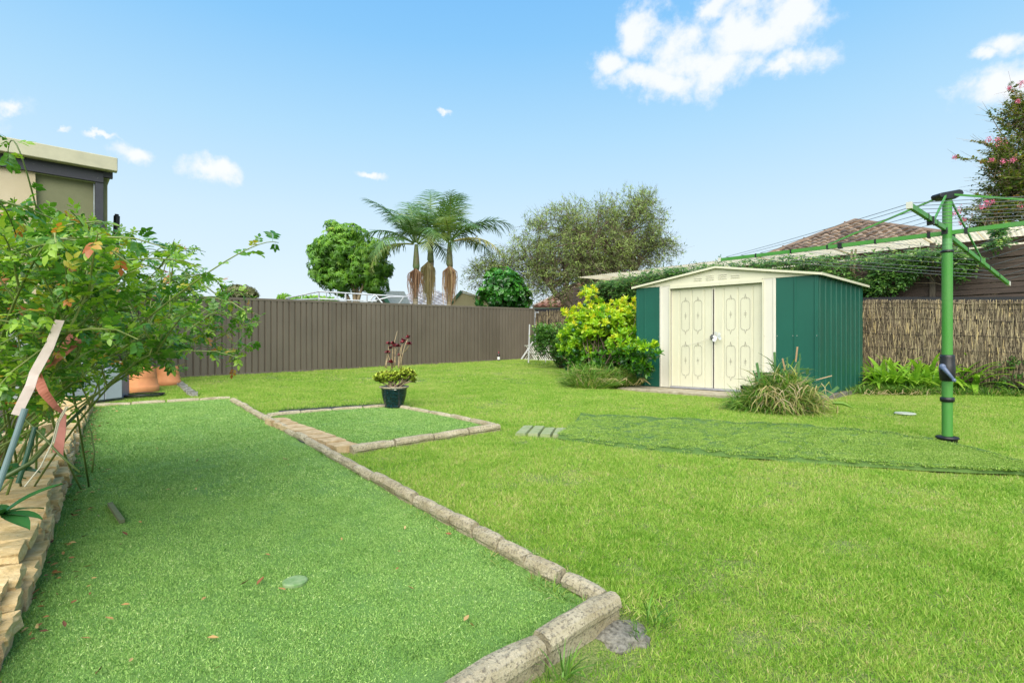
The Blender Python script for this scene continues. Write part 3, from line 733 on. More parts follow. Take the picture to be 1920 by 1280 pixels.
# carport with a corrugated roof
cpt = thing('carport', 'neighbour carport with low cream corrugated roof behind the slat fence', 'carport', tuple(RP(8, -.8, -2)))
zE = 2.07
M_corr = corr_material()
for s_ in range(18):
    mb = MB(); w = .8; t0_ = 1.6+s_*w; nn = 42; zoff = rr.uniform(-.012, .012)
    if t0_ > 13.4: break
    for i in range(nn+1):
        tt = t0_ + (w+.03)*i/nn; zz = .016*math.sin(2*math.pi*(tt)/.076)
        for dd, dz in ((.0, 0), (-1.6, .03), (-3.5, .10)): p = RP(tt, zE+zoff+zz+dz+(.0), -.35+dd); mb.v.append(tuple(p)); mb.t.append(.5)
    for i in range(nn):
        for j in range(2): q = 3*i+j; mb.f.append((q, q+3, q+4, q+1))
    o = mb.build('roof_sheet', M_corr, cpt, smooth=True)
for dd, dep in ((-1.65, .12), (-3.4, .1)):
    mb = MB(); mb.box(RP(1.6, zE-.02-dep+.02, dd), RD*12.2, -RN*.05, (0,0,dep)); mb.build('beam', M_slat, cpt)
for tt in (2, 5, 8.2, 11.2, 13.6):
    for dd in (-1.65, -3.4): mb = MB(); mb.box(RP(tt, -.9, dd), RD*.09, -RN*.09, (0,0,2.85)); mb.build('post', M_post, cpt)
mb = MB(); mb.box(RP(1.4, -.9, -3.6), RD*12.8, -RN*.1, (0,0,3.0)); mb.build('rear_wall', flat('interior shade', (.035,.028,.022), .9), cpt)  # near-black wall added so the shaded carport interior reads through the slats
# paling segment with a post left of the carport
pf = thing('paling_fence', 'weathered grey board fence section with a post behind the citrus bush', 'fence', tuple(RP(3.3, -.6, -1)))
M_pal = flat('grey boards', (.24, .19, .15), .9, c2=(.10,.075,.055), scale=6, stretch=(1,1,8), bump=.3)
for i in range(12):
    mb = MB(); A_ = RP(2.2, .35+.13*i, -.50); mb.box(A_, RD*2.4, -RN*.02, (0,0,.12)); mb.build('board', M_pal, pf)
mb = MB(); pz = at(1228, 560, 14.9); mb.box(Vector((pz.x-.06, pz.y, -.6)), (.12,0,0), (0,.1,0), (0,0,pz.z+.6)); mb.build('post', flat('pale post', (.4,.36,.27), .8, scale=12), pf)

# ------------------------------------------------------------------ clothes hoist
M_hg = flat('hoist green', (.050, .245, .028), .5, c2=(.075, .235, .05), scale=9, bump=.08, stretch=(1,1,.35)); M_blk = flat('black plastic', (.012,.012,.014), .4, scale=20)
M_hg2 = flat('hoist green worn', (.13, .36, .12), .5, c2=(.09,.24,.08), scale=14, stretch=(1,1,4)); M_cap = flat('pale cap', (.6,.6,.52), .5)
M_line = flat('clothes line', (.15,.16,.17), .4)
HB = G(1776, 835); HB.z = gz(HB.x, HB.y)
hoist = thing('clothes_hoist', 'green rotary clothes hoist with four arms and a black crank housing', 'clothes hoist', tuple(HB))
hx, hy = HB.x, HB.y
def hz(py): return (640-py)/F*hy
mb = MB(); mb.tube([(hx,hy,HB.z-.05),(hx,hy,hz(472))], .043, 24, cap=True); mb.build('lower_pole', M_hg, hoist, smooth=False)
mb = MB(); mb.tube([(hx,hy,hz(473)),(hx,hy,hz(448))], .039, 20); mb.build('worn_sleeve', M_hg2, hoist)
mb = MB(); mb.tube([(hx,hy,hz(450)),(hx,hy,hz(366))], .0385, 20); mb.build('upper_pole', M_hg, hoist)
mb = MB(); mb.lathe((hx,hy,0), [(.048,hz(474)),(.052,hz(473)),(.052,hz(470)),(.042,hz(469))], 20); mb.build('pole_ring', M_blk, hoist, smooth=True)
mb = MB(); mb.lathe((hx,hy,0), [(.047,hz(714)),(.058,hz(712)),(.064,hz(700)),(.064,hz(684)),(.060,hz(682)),(.060,hz(669)),(.056,hz(665)),(.045,hz(665))], 24); mb.build('crank_housing', M_blk, hoist, smooth=True)
mb = MB(); mb.lathe((hx,hy,0), [(.047,hz(753)),(.057,hz(752)),(.057,hz(745)),(.047,hz(744))], 24); mb.build('collar', M_blk, hoist, smooth=True)
mb = MB(); mb.lathe((hx,hy,0), [(.047,HB.z+.095),(.088,HB.z+.09),(.096,HB.z+.075),(.08,HB.z+.065),(.075,HB.z-.02)], 24); mb.build('base_ring', M_blk, hoist, smooth=True)
# crank handle: towards the camera, hanging to the lower right
M_hand = flat('blue grey plastic', (.12,.16,.26), .4)
cd = Vector((-hx, -hy, 0)).normalized(); sd = Vector((cd.y, -cd.x, 0)); sd = sd if sd.x > 0 else -sd
p0 = Vector((hx,hy,hz(687))) + cd*.085 - sd*.035; p1 = Vector((hx,hy,hz(711))) + cd*.10 + sd*.05
mb = MB(); mb.tube([p0-cd*.05, p0+cd*.012], .028, 14); mb.tube([p0+cd*.004, p0.lerp(p1,.5), p1], [.022,.017,.013], 8); mb.tube([p1-cd*.01, p1+cd*.03], .017, 10); mb.build('crank_handle', M_hand, hoist, smooth=True)
HC = Vector((hx, hy, hz(437)))
tips = {'a': Vector((.406*6.75, 6.75, 1.07)), 'b': at(1706, 386, 3.97), 'c': Vector((hx+.66*2.3, hy-.75*2.3, 1.07)), 'd': at(1890, 531, 6.2)}
M_arm = M_hg
for kx, tp_ in tips.items():
    st = HC + (tp_-HC).normalized()*.02 + Vector((0,0, .03 if kx in 'bd' else 0)); mb = MB()
    if kx == 'd': st = HC + Vector((.02,0,-.03))
    mb.bar(st, tp_, .028, .04); mb.build('arm', M_arm, hoist)
    mb = MB(); dd = (tp_-st).normalized(); mb.bar(tp_-dd*.005, tp_+dd*.035, .036, .05); mb.build('arm_cap', M_cap, hoist)
    # pulley clips
    for f_ in ((.25,.45,.62,.8) if kx != 'b' else (.35,.6)):
        mb = MB(); q = st.lerp(tp_, f_); mb.bar(q-dd*.008, q+dd*.008, .036, .05); mb.build('line_clip', M_blk, hoist)
def armfrac(kx, f_): return HC.lerp(tips[kx], f_)
TH = Vector((hx, hy, hz(368)))
for kx, q in (('a', armfrac('a', 1.06/2.3)), ('b', armfrac('b', .42)), ('c', armfrac('c', .5)), ('d', armfrac('d', .52))):
    mb = MB(); out = (q-HC); out.z = 0; out.normalize(); mb.bar(TH+out*.05+Vector((0,0,.005)), q+Vector((0,0,.02)), .014, .018); mb.build('brace', M_arm, hoist)
for kx in 'abcd':
    q = armfrac(kx, {'a':.4,'b':.5,'c':.4,'d':.52}[kx]); dd = (tips[kx]-HC).normalized(); mb = MB(); mb.bar(q-dd*.02, q+dd*.02, .05, .065); mb.build('bracket', M_blk if kx != 'd' else M_hg, hoist)
    mb = MB(); q2 = HC+dd*.14; mb.bar(q2-dd*.012, q2+dd*.012, .045, .06); mb.build('bracket', M_blk, hoist)
# top cap: a flat black wedge-shaped head
mb = MB(); ang = math.atan2(UF.y, UF.x); tt_ = Vector((math.cos(ang-.6), math.sin(ang-.6), 0)); t2 = Vector((-tt_.y, tt_.x, 0)); c0 = Vector((hx, hy, hz(368)))
prof = [(-.125,-.03),(-.135,.0),(-.12,.016),(.085,.058),(.12,.05),(.135,.02),(.10,-.005),(.04,-.035),(-.06,-.045)]
mb.v = [tuple(c0 + tt_*x + Vector((0,0,z)) + t2*w_) for w_, sc_ in ((-.05,1),(.05,1)) for x, z in prof]; npf = len(prof); mb.t = [.5]*len(mb.v)
mb.f = [tuple(range(npf)), tuple(range(npf, 2*npf))[::-1]] + [(i, npf+i, npf+(i+1)%npf, (i+1)%npf) for i in range(npf)]
mb.build('head', M_blk, hoist, bevel=.008)
# lines strung between neighbouring arms
for a_, b_ in (('a','b'),('b','c'),('c','d'),('d','a')):
    for f_ in (.30, .42, .54, .66, .78, .885, .97):
        A_, B_ = armfrac(a_, f_)+Vector((0,0,.03)), armfrac(b_, f_ if 'd' not in (a_, b_) else f_)+Vector((0,0,.03)); mb = MB()
        sag = .006+.014*rr.random(); pts = [A_.lerp(B_, s/8) - Vector((0,0,sag*4*(s/8)*(1-s/8))) for s in range(9)]
        mb.tube(pts, .0025, 4); mb.build('line', M_line, hoist)

# ------------------------------------------------------------------ house corner on the left
M_can = Mat('canvas'); n = M_can.noise(1.1, 5); M_can.col(M_can.ramp(n, [(.3, (.43,.33,.20)), (.5,(.50,.41,.27)), (.7, (.56,.47,.33))])); M_can.set(.85); M_can.bump(M_can.noise(300,2), .15); M_can = M_can.m
M_olive = flat('olive wall', (.20,.20,.105), .7, c2=(.15,.155,.075), scale=2); 
m = Mat('peeling dark paint'); n = m.noise(26, 6, .75, stretch=(1,1,2.5)); m.col(m.ramp(n, [(.66, (.035,.035,.045)), (.685, (.55,.53,.48))])); m.set(.6); M_darkp = m.m
M_gut = flat('cream gutter', (.50,.47,.33), .5, c2=(.42,.40,.28), scale=4)
house = thing('house', 'tan rendered house corner with cream gutter and dark peeling beam', 'house', (-6.4, 8.3, -.9))
HY = 8.3; hc = at(193, 640, HY); HU = Vector((UF.x, UF.y, 0)).normalized(); HN = Vector((.670,-.742,0))
def HP(u, z, o=0): p = Vector((hc.x, hc.y, 0)) - HU*u + HN*o; return Vector((p.x, p.y, z))   # u runs towards the camera
zt = at(217, 303, HY+.1).z; zf = at(205, 318, HY).z
gzh = gz(hc.x, hc.y)
mb = MB(); mb.box(HP(-.17, zt-.215, .10), -HU*7.5, HN*.14, (0,0,.215)); mb.build('gutter', M_gut, house, bevel=.01)
mb = MB(); mb.box(HP(-.12, zt-.30, .0), -HU*7.4, HN*.09, (0,0,.10)); mb.build('soffit_board', M_darkp, house)
mb = MB(); mb.box(HP(.0, zt-.40, .05), -HU*7.2, HN*.06, (0,0,.15)); mb.build('beam', M_darkp, house)
mb = MB(); mb.box(HP(.0, gzh-.1, .0), -HU*.10, HN*.09, (0,0,zt-.2-gzh+.1)); mb.build('post', flat('dark paint', (.04,.04,.05), .5), house)
mb = MB(); mb.box(HP(.08, gzh-.1, -.02), -HU*7, -HN*.06, (0,0,zt-.3-gzh)); mb.build('wall', M_olive, house)
mb = MB(); mb.box(HP(.105, gzh, .012), -HU*.016, HN*.02, (0,0,zt-.42-gzh)); mb.build('window_frame', flat('pale blue trim', (.35,.4,.42), .5), house)
# canvas blind with a bowed free edge
mb = MB(); nz_ = 14; nu = 24
for j in range(nz_+1):
    s = j/nz_; z = zt-.40 - s*2.0
    e = .80 - .16*s**1.2 + .02*math.sin(s*3)
    for i in range(nu+1):
        u = e + (6.2-e)*(i/nu)**1.4; w_ = .02+.05*math.exp(-(u-e)*2.2)*s + .012*math.sin(u*3)
        mb.v.append(tuple(HP(u, z, w_+.03))); mb.t.append(.5)
for j in range(nz_):
    for i in range(nu): q = j*(nu+1)+i; mb.f.append((q, q+1, q+nu+2, q+nu+1))
mb.build('blind', M_can, house, smooth=True)
mb = MB(); mb.box(HP(.2, gzh, .03), -HU*5, HN*.03, (0,0,1.05)); mb.build('cladding', flat('grey white cladding', (.42,.43,.45), .6, scale=3), house)
for u in (.55, 1.2, 2.2): mb = MB(); mb.box(HP(u, gzh+.05, .062), -HU*.05, HN*.004, (0,0,.9)); mb.build('cladding_joint', M_blk, house)
rf_ = MB(); rf_.box(HP(-.17, zt-.02, .1), -HU*7.5, -HN*3, (0,0,.03)); rf_.build('roof', M_gut, house)
ew = MB(); ew.box(HP(0, gzh-.1, -.03), HU*.0-HN*2.5, HU*.06, (0,0,zt-.2-gzh)); ew.build('end_wall', M_olive, house)
mb = MB(); q = at(215, 430, 8.9); zb_ = gz(q.x, q.y); q1 = at(219, 405, 8.9); q0 = Vector((q1.x-.10, q1.y, zb_)); mb.tube([q0, q1], .045, 12); mb.tube([q1, q1+Vector((0,0,.03))], .03, 8); tag(mb.build('garden_pole', M_blk), 'dark grey pole with a rounded tip beside the house corner', 'pole')
# storage cabinet
M_cab = flat('grey cabinet', (.50,.52,.56), .5, c2=(.42,.44,.48), scale=3); M_cab2 = flat('darker cabinet side', (.20,.21,.28), .5)
c0 = G(228, 751); e0 = G(120, 768); s0_ = (e0-c0); s0_.z = 0; wl_ = s0_.length; s0_.normalize(); d1 = G(246, 741)-c0; d1.z = 0; d1.normalize()
cab = thing('storage_cabinet', 'low pale grey storage cabinet with darker side near the terracotta pots', 'cabinet', tuple(c0))
hh = .50
mb = MB(); mb.box(c0+Vector((0,0,.03)), s0_*wl_, d1*.5, (0,0,hh)); mb.build('body', M_cab2, cab, bevel=.008)  # body coloured darker than the doors and lid
for i in range(3):
    mb = MB(); A_ = c0 + s0_*(wl_*i/3+.012) + Vector((0,0,.05)); mb.box(A_, s0_*(wl_/3-.02), Vector((s0_.y,-s0_.x,0))*(.02 if (Vector((s0_.y,-s0_.x,0)).y < 0) else -.02), (0,0,hh-.06)); mb.build('door', M_cab, cab, bevel=.005)
mb = MB(); mb.box(c0+Vector((0,0,hh+.03))-s0_*.02-d1*.02, s0_*(wl_+.04), d1*.54, (0,0,.035)); mb.build('lid', M_cab, cab, bevel=.008)
mb = MB(); mb.box(c0+s0_*(-.25)-Vector((0,0,.05)), s0_*(wl_+.3), d1*.6, (0,0,.065)); mb.build('plinth', M_conc, cab)
mb = MB(); mb.lathe(c0+s0_*.37+Vector((s0_.y,-s0_.x,0))*(.025 if (Vector((s0_.y,-s0_.x,0)).y < 0) else -.025)+Vector((0,0,.33)), [(0,.012),(.012,0),(0,-.012)], 8); mb.build('knob', M_blk, cab)
# terracotta pots, upturned
M_terra = flat('terracotta', (.62,.26,.10), .75, c2=(.50,.19,.075), scale=5, bump=.1)
def upturned(c, r, h, label):
    t = thing('terracotta_pot', label, 'plant pot', tuple(c), 'upturned terracotta pots')
    mb = MB(); mb.lathe(c, [(r*.96,.0),(r,.01),(r,h*.24),(r*.96,h*.26),(r*.93,h*.27),(r*.86,h*.6),(r*.79,h*.93),(r*.76,h*.99),(r*.6,h),(r*.15,h),(r*.13,h*.97),(0,h*.97)], 40); mb.build('pot_body', M_terra, t, smooth=True).data
    mb = MB(); mb.lathe(c, [(r*.86,h*.60),(r*.875,h*.615),(r*.855,h*.63)], 40); mb.build('band', M_terra, t, smooth=True)
upturned(G(267,735), .235, .42, 'upturned terracotta pot standing nearest the grey cabinet')
upturned(G(314,722), .215, .35, 'upturned terracotta pot on the right, nearer the steel fence')
mb = MB(); c = G(268, 741, .03); 
for r_, z in ((.27,.0),(.25,.022),(.285,.02)): mb.tube([c+Vector((r_*math.cos(a*.262), r_*math.sin(a*.262)*.9, z+.004*math.sin(a))) for a in range(25)], .009, 6)
tag(mb.build('garden_hose', M_blk, smooth=True), 'coiled black garden hose around the foot of the terracotta pot', 'hose')

# ------------------------------------------------------------------ roofs and things beyond the fence
def hip_roof(root, name, apex, L, Rr, m_tile, tw, tl, rows, partname='tile', joined=False, faces=None):
    """triangle faces of tiles: each face = (apex0, apex1, eave0, eave1)"""
    rng = random.Random(4)
    for (a0, a1, e0, e1) in faces:
        a0, a1, e0, e1 = map(Vector, (a0, a1, e0, e1)); eu = (e1-e0); EL = eu.length; eu.normalize()
        foot = a0 - eu*(a0-e0).dot(eu); sl = a0 - (e0 + eu*(a0-e0).dot(eu)); SL_ = sl.length; sl.normalize(); nrm = eu.cross(sl).normalized()
        nrm = nrm if nrm.z > 0 else -nrm
        base = MB(); base.add([a0, a1, e1, e0], [(0,1,2,3)]); base.build('roof_deck', m_tile, root)
        xa0, xa1 = (a0-e0).dot(eu), (a1-e0).dot(eu); nr = max(1, int(SL_/tl)); J = MB()
        for r_ in range(nr):
            s0__ = r_/nr; smid = (r_+.5)/nr; x0 = xa0*smid; x1 = EL + (xa1-EL)*smid; n = max(1, int((x1-x0)/tw))
            for i in range(n):
                xx = x0 + (x1-x0)*i/n; w = (x1-x0)/n; o = e0 + eu*xx + sl*(r_*SL_/nr) + nrm*.02
                prof = [(0,.0),(.12,.02),(.3,.055),(.5,.06),(.66,.04),(.8,.005),(1,0)] if True else 0
                vs = []
                for (u, h) in prof:
                    for vv, lift in ((0,.03),(1.0,.0)): vs.append(o + eu*u*w + sl*vv*(SL_/nr)*1.02 + nrm*(h*(tw/.3)*1.25+lift*2.0*(tl/.35)))
                for (u, h) in prof: vs.append(o + eu*u*w - nrm*.01)
                npf = len(prof); fs = [(2*j, 2*j+2, 2*j+3, 2*j+1) for j in range(npf-1)] + [(2*npf+j, 2*npf+j+1, 2*j+2, 2*j) for j in range(npf-1)]
                ti_ = rng.random()
                if joined: J.add(vs, fs, ti_)
                else: q = MB(); q.add(vs, fs, ti_); q.build('tile', m_tile, root)
        if joined: tag(J.build('tiles', m_tile, root), kind='stuff')
def roofmat(name, c1, c2, c3): return tintmat(name, [(0, c1), (.5, c2), (1, c3)], .8, 3, .5, .3)
Mr1 = roofmat('brown tiles', (.11,.072,.048), (.19,.13,.09), (.29,.21,.145)); Mr2 = roofmat('grey tiles', (.22,.22,.24), (.34,.34,.36), (.45,.45,.46)); Mr3 = roofmat('red tiles', (.22,.09,.06), (.34,.17,.11), (.42,.30,.22))
h1 = thing('house', 'house with brown terracotta hip roof rising behind the carport', 'house', tuple(Vector((15,24,-.6))))
ap = at(1603, 416, 24); el = at(1405, 492, 25.5); er = at(1800, 462, 20.5); ez = min(el.z, er.z)
el = Vector((ap.x-6.3, ap.y-1.0, 3.15)); er = Vector((ap.x+2.6, ap.y-6.4, 3.15)); rl = er + (er-el).normalized()*0; rbk = Vector((ap.x+6.5, ap.y+1.5, 3.15))
hip_roof(h1, 'roof', None, 0, 0, Mr1, .34, .36, 0, faces=[(ap, ap+Vector((.05,.0,0)), el, er)])
hip_roof(h1, 'roof', None, 0, 0, Mr1, .34, .36, 0, joined=True, faces=[(ap, ap+Vector((.05,.05,0)), er, rbk), (ap, ap+Vector((-.05,.0,0)), rbk, el)])
for q in (el, er, rbk):
    mb = MB(); mb.tube([q+Vector((0,0,.06)), ap+Vector((0,0,.06))], .10, 8); mb.build('ridge_cap', Mr1, h1)
M_brk = flat('house brick', (.3,.2,.14), .9, c2=(.2,.13,.09), scale=8)
mb = MB(); mb.box((el.x+.8, el.y+.3, -.9), (er-el)*.84*1.0+Vector((0,0,0)), (rbk-er)*.8, (0,0,3.95)); mb.build('wall', M_brk, h1)
h2 = thing('house', 'distant house with pale grey tiled roof behind the palms', 'house', tuple(Vector((-6,33,-.6))))
ap = at(792, 541, 32); ap2 = at(812, 546, 33); e0 = at(735, 588, 28); e1 = at(905, 588, 28); e2 = at(700, 588, 40); e3 = at(930, 588, 40)
hip_roof(h2, 'roof', None, 0, 0, Mr2, .34, .36, 0, joined=True, faces=[(ap, ap2, e0, e1), (ap, ap, e2, e0), (ap2, ap2, e1, e3)])
for q, a_ in ((e0, ap), (e1, ap2)): mb = MB(); mb.tube([q+Vector((0,0,.06)), a_+Vector((0,0,.06))], .10, 8); mb.build('ridge_cap', Mr2, h2)
mb = MB(); mb.box((e0.x+.4, e0.y+.5, -.6), (e1.x-e0.x-.8,0,0), (0,8,0), (0,0,e0.z+.6)); mb.build('wall', M_brk, h2)
h3 = thing('house', 'house with reddish tiled roof half hidden behind the citrus bush', 'house', tuple(Vector((3,27,-.6))))
e0 = at(1000, 577, 24); e1 = at(1300, 577, 20); a0 = at(1130, 512, 27); a1 = at(1290, 500, 25)
hip_roof(h3, 'roof', None, 0, 0, Mr3, .34, .36, 0, joined=True, faces=[(a0, a1, e0, e1)])
mb = MB(); mb.tube([e0+Vector((0,0,.06)), a0+Vector((0,0,.06))], .09, 8); mb.build('ridge_cap', flat('pale ridge', (.5,.42,.36), .8), h3)
mb = MB(); mb.bar(e0-Vector((0,.1,.06)), e1-Vector((0,.1,.06)), .12, .12); mb.build('gutter', flat('green gutter', (.16,.22,.16), .5), h3)
mb = MB(); d_ = e1-e0; d_.z = 0; mb.box(Vector((e0.x+.3, e0.y+.5, -.6)), d_*.95, (1.2,5,0), (0,0,e0.z+.5)); mb.build('wall', M_brk, h3)
# grey green gabled outbuilding and a timber gable
ob = thing('outbuilding', 'grey gabled outbuilding with dark green edge beyond the fence', 'outbuilding', tuple(Vector((-5,24,-.6))))
A_, B_, C_, D_ = at(714, 545, 24), at(758, 546, 26), at(775, 580, 26), at(737, 580, 24)
mb = MB(); mb.add([A_, B_, C_, D_]+[p+Vector((0,0,-.05)) for p in (A_, B_, C_, D_)], [(0,1,2,3),(7,6,5,4),(0,3,7,4),(1,0,4,5),(2,1,5,6),(3,2,6,7)]); mb.build('roof', flat('grey sheet roof', (.30,.32,.28), .6), ob)
mb = MB(); mb.bar(A_-Vector((.02,.05,0)), D_-Vector((.02,.05,0)), .1, .16); mb.build('green_trim', flat('green trim', (.05,.16,.11), .5), ob)
A2, D0 = at(705, 546, 24), at(690, 580, 24)
mb = MB(); mb.add([A_, D_, Vector((D_.x,D_.y,-.6)), Vector((D0.x,D0.y,-.6)), D0], [(0,4,3,2,1)]); mb.build('gable_wall', flat('dark gable', (.1,.1,.09), .8), ob)
mb = MB(); mb.add([A_+Vector((0,.05,0)), B_, Vector((B_.x,B_.y,-.6)), Vector((A_.x,A_.y+.05,-.6))], [(0,1,2,3)]); mb.build('wall', flat('green grey wall', (.2,.24,.2), .8), ob)
og = thing('outbuilding', 'pale timber gable with green bargeboard right of the palms', 'outbuilding', tuple(Vector((-2,22,-.6))))
P0, P1, P2 = at(838, 578, 22), at(866, 548, 22), at(925, 566, 22)
mb = MB()
gb = [P0, P1, P2, Vector((P2.x,P2.y,-.6)), Vector((P0.x,P0.y,-.6))]; mb.add(gb+[p+Vector((0,1.5,0)) for p in gb], [(0,4,3,2,1),(0,1,6,5),(1,2,7,6)]); mb.build('gable_wall', flat('cream boards', (.50,.44,.28), .8, c2=(.38,.33,.2), scale=14, stretch=(1,1,8)), og)
mb = MB(); mb.bar(P0-Vector((.05,.06,.02)), P1+Vector((0,-.06,.05)), .08, .12); mb.build('bargeboard', flat('green barge', (.04,.14,.07), .5), og)
mb = MB(); mb.bar(P1+Vector((0,-.05,.05)), P2-Vector((0,.05,0)), .06, .06); mb.build('ridge_board', flat('cream barge', (.5,.46,.33), .6), og)
# galvanised tube frame leaning behind the fence
M_galv = flat('galvanised tube', (.50,.52,.54), .4, metal=.3, scale=5)
fr = thing('tube_frame', 'galvanised steel tube frame stored just beyond the steel fence', 'metal frame', tuple(Vector((-4,15.5,-.6))))
Yf = 15.2
def fr_t(pts, r_=.022): mb = MB(); mb.tube([at(x, y, Yf+dy) for x, y, dy in pts], r_, 8); mb.build('tube', M_galv, fr)
fr_t([(536,559,-.6),(598,546.5,0),(690,552,.6),(764,556.5,1.1)]); fr_t([(540,563,1),(598,560,0),(655,563,.3),(706,565,.6)]); fr_t([(536,559,-.6),(560,569,-.3)])
for x, y0, y1 in ((598,546,566),(612,548,563),(648,550,572),(688,553,573),(632,549,562)): fr_t([(x,y0,.2),(x,y1,.2)], .025 if x in (598,648,688) else .014)
fr_t([(764,556.5,1.1),(730,557,.8),(690,566,.6)]); fr_t([(757,557,1),(744,575,1)]); fr_t([(703,552,.6),(722,574,.6)]); fr_t([(684,575,.5),(703,552,.6)])
for i in range(6):
    mb = MB(); q = at(598+i*0, 575-3*i, Yf+.2)
mb = MB(); mb.box(at(598,566,Yf+.2)-Vector((.03,0,1.8)), (.06,0,0), (0,.06,0), (0,0,1.8)); mb.build('leg', M_galv, fr)
mb = MB(); mb.box(at(744,575,Yf+1)-Vector((.03,0,1.7)), (.06,0,0), (0,.06,0), (0,0,1.7)); mb.build('leg', M_galv, fr)
# bottle, stakes, lattice
bt = thing('wine_bottle', 'dark wine bottle with white label standing at the foot of the steel fence', 'bottle', tuple(G(935,677)))
c = G(935, 677); s_ = .9
mb = MB(); mb.lathe(c, [(0,.0),(.04,.0),(.042,.01),(.042,.19),(.03,.225),(.016,.25),(.015,.27)], 16); mb.build('glass_body', flat('dark glass', (.02,.012,.01), .15), bt, smooth=True)
mb = MB(); mb.lathe(c, [(.0165,.25),(.0175,.30),(.0,.31)], 12); mb.build('capsule', flat('red foil', (.25,.02,.03), .4), bt, smooth=True)
mb = MB(); mb.lathe(c, [(.0432,.05),(.0432,.14)], 16); mb.build('paper_label', flat('label paper', (.75,.75,.7), .7), bt, smooth=True)
M_pale = flat('pale stake', (.55,.56,.56), .5)
q = G(991, 680); qt = at(993, 608, q.y); mb = MB(); mb.tube([q, qt], .02, 8); tag(mb.build('garden_stake', M_pale), 'upright white pole standing at the corner where the fences meet', 'stake')
q = G(977, 674); qt = at(1001, 638, q.y+.25); mb = MB(); mb.bar(q, qt, .05, .03); tag(mb.build('garden_stake', M_pale), 'pale batten leaning against the corner of the two fences', 'stake')
q = at(1020, 608, 15.8); mb = MB(); mb.tube([Vector((q.x+.05,q.y,gz(q.x,q.y))), q], .015, 8); tag(mb.build('garden_stake', M_pale), 'thin pale pole rising out of the small dark shrub', 'stake')
lt = thing('lattice_panel', 'white lattice panel low behind the small dark shrub', 'lattice', tuple(G(1020,672)))
A_ = at(984, 673, 16.0); B_ = at(1046, 676, 15.0); dv = B_-A_; dv.z = 0; L = dv.length; dv.normalize(); hh = .42; rl_ = random.Random(2)
for i in range(-4, 20):
    for sg in (1, -1):
        x0 = i*.09; pts = []
        a_, b_ = (x0, 0), (x0+sg*.40, hh)
        if min(a_[0], b_[0]) < 0 or max(a_[0], b_[0]) > L: continue
        mb = MB(); mb.bar(A_+dv*a_[0]+Vector((0,sg*.004,a_[1])), A_+dv*b_[0]+Vector((0,sg*.004,b_[1])), .02, .006, up=(.3,-1,0)); mb.build('lath', M_cap, lt)
for z in (0, .2, hh): mb = MB(); mb.bar(A_+Vector((0,-.02,z)), A_+dv*L+Vector((0,-.02,z)), .03, .02); mb.build('rail', M_cap, lt)
# dark boxes behind the spiky clump
c = at(1434, 700, 7.9); mb = MB(); zz = gz(c.x, c.y)+.1
mb.lathe((c.x, c.y, zz), [(0,.0),(.13,.0),(.16,.33),(.17,.34),(.15,.34),(.14,.3),(0,.3)], 4); tag(mb.build('planter_box', M_blk), 'black square planter behind the spiky clump beside the shed door', 'planter')
c = at(1403, 722, 7.8); mb = MB(); mb.lathe((c.x, c.y, gz(c.x,c.y)+.08), [(0,0),(.09,0),(.11,.16),(.12,.17),(.10,.17),(.09,.14),(0,.14)], 16); tag(mb.build('plant_pot', M_blk), 'small black pot at the left edge of the spiky clump', 'plant pot')
# ------------------------------------------------------------------ vegetation helpers
def ell(px, py, rx, ry, Y, dr=None):
    c = at(px, py, Y); return (np.array(c), np.array((rx/F*Y, (dr or rx/F*Y), ry/F*Y)))
def crown_points(ells, n, rng, power=.42, gap=.0, gs=1.2, seed=0):
    vol = np.array([np.prod(e[1]) for e in ells])**.75; k_ = rng.choice(len(ells), n*3, p=vol/vol.sum())
    c = np.array([ells[i][0] for i in k_]); r = np.array([ells[i][1] for i in k_])
    d = rvec(len(k_), rng)*(rng.uniform(0, 1, len(k_))**power)[:, None]; p = c+d*r
    if gap: keep = np.array([mnoise.noise(Vector(q*gs)+Vector((seed,0,0))) > -gap for q in p]); p = p[keep]; d = d[keep]
    return p[:n], d[:n]
def limb(a, b, sag=.1, n=7, rng=R):
    a, b = Vector(a), Vector(b); L = (b-a).length; j = Vector((rng.uniform(-1,1), rng.uniform(-1,1), rng.uniform(-.3,1)))*L*sag
    return [a.lerp(b, i/(n-1)) + j*(4*(i/(n-1))*(1-i/(n-1))) + Vector((rng.uniform(-1,1),rng.uniform(-1,1),rng.uniform(-1,1)))*L*.012*(0 < i < n-1) for i in range(n)]
M_bark = flat('grey bark', (.17,.13,.09), .9, c2=(.07,.05,.035), scale=12, stretch=(3,3,1), bump=.5)
M_bark2 = flat('light bark', (.36,.28,.19), .9, c2=(.18,.13,.08), scale=10, stretch=(3,3,1), bump=.4)

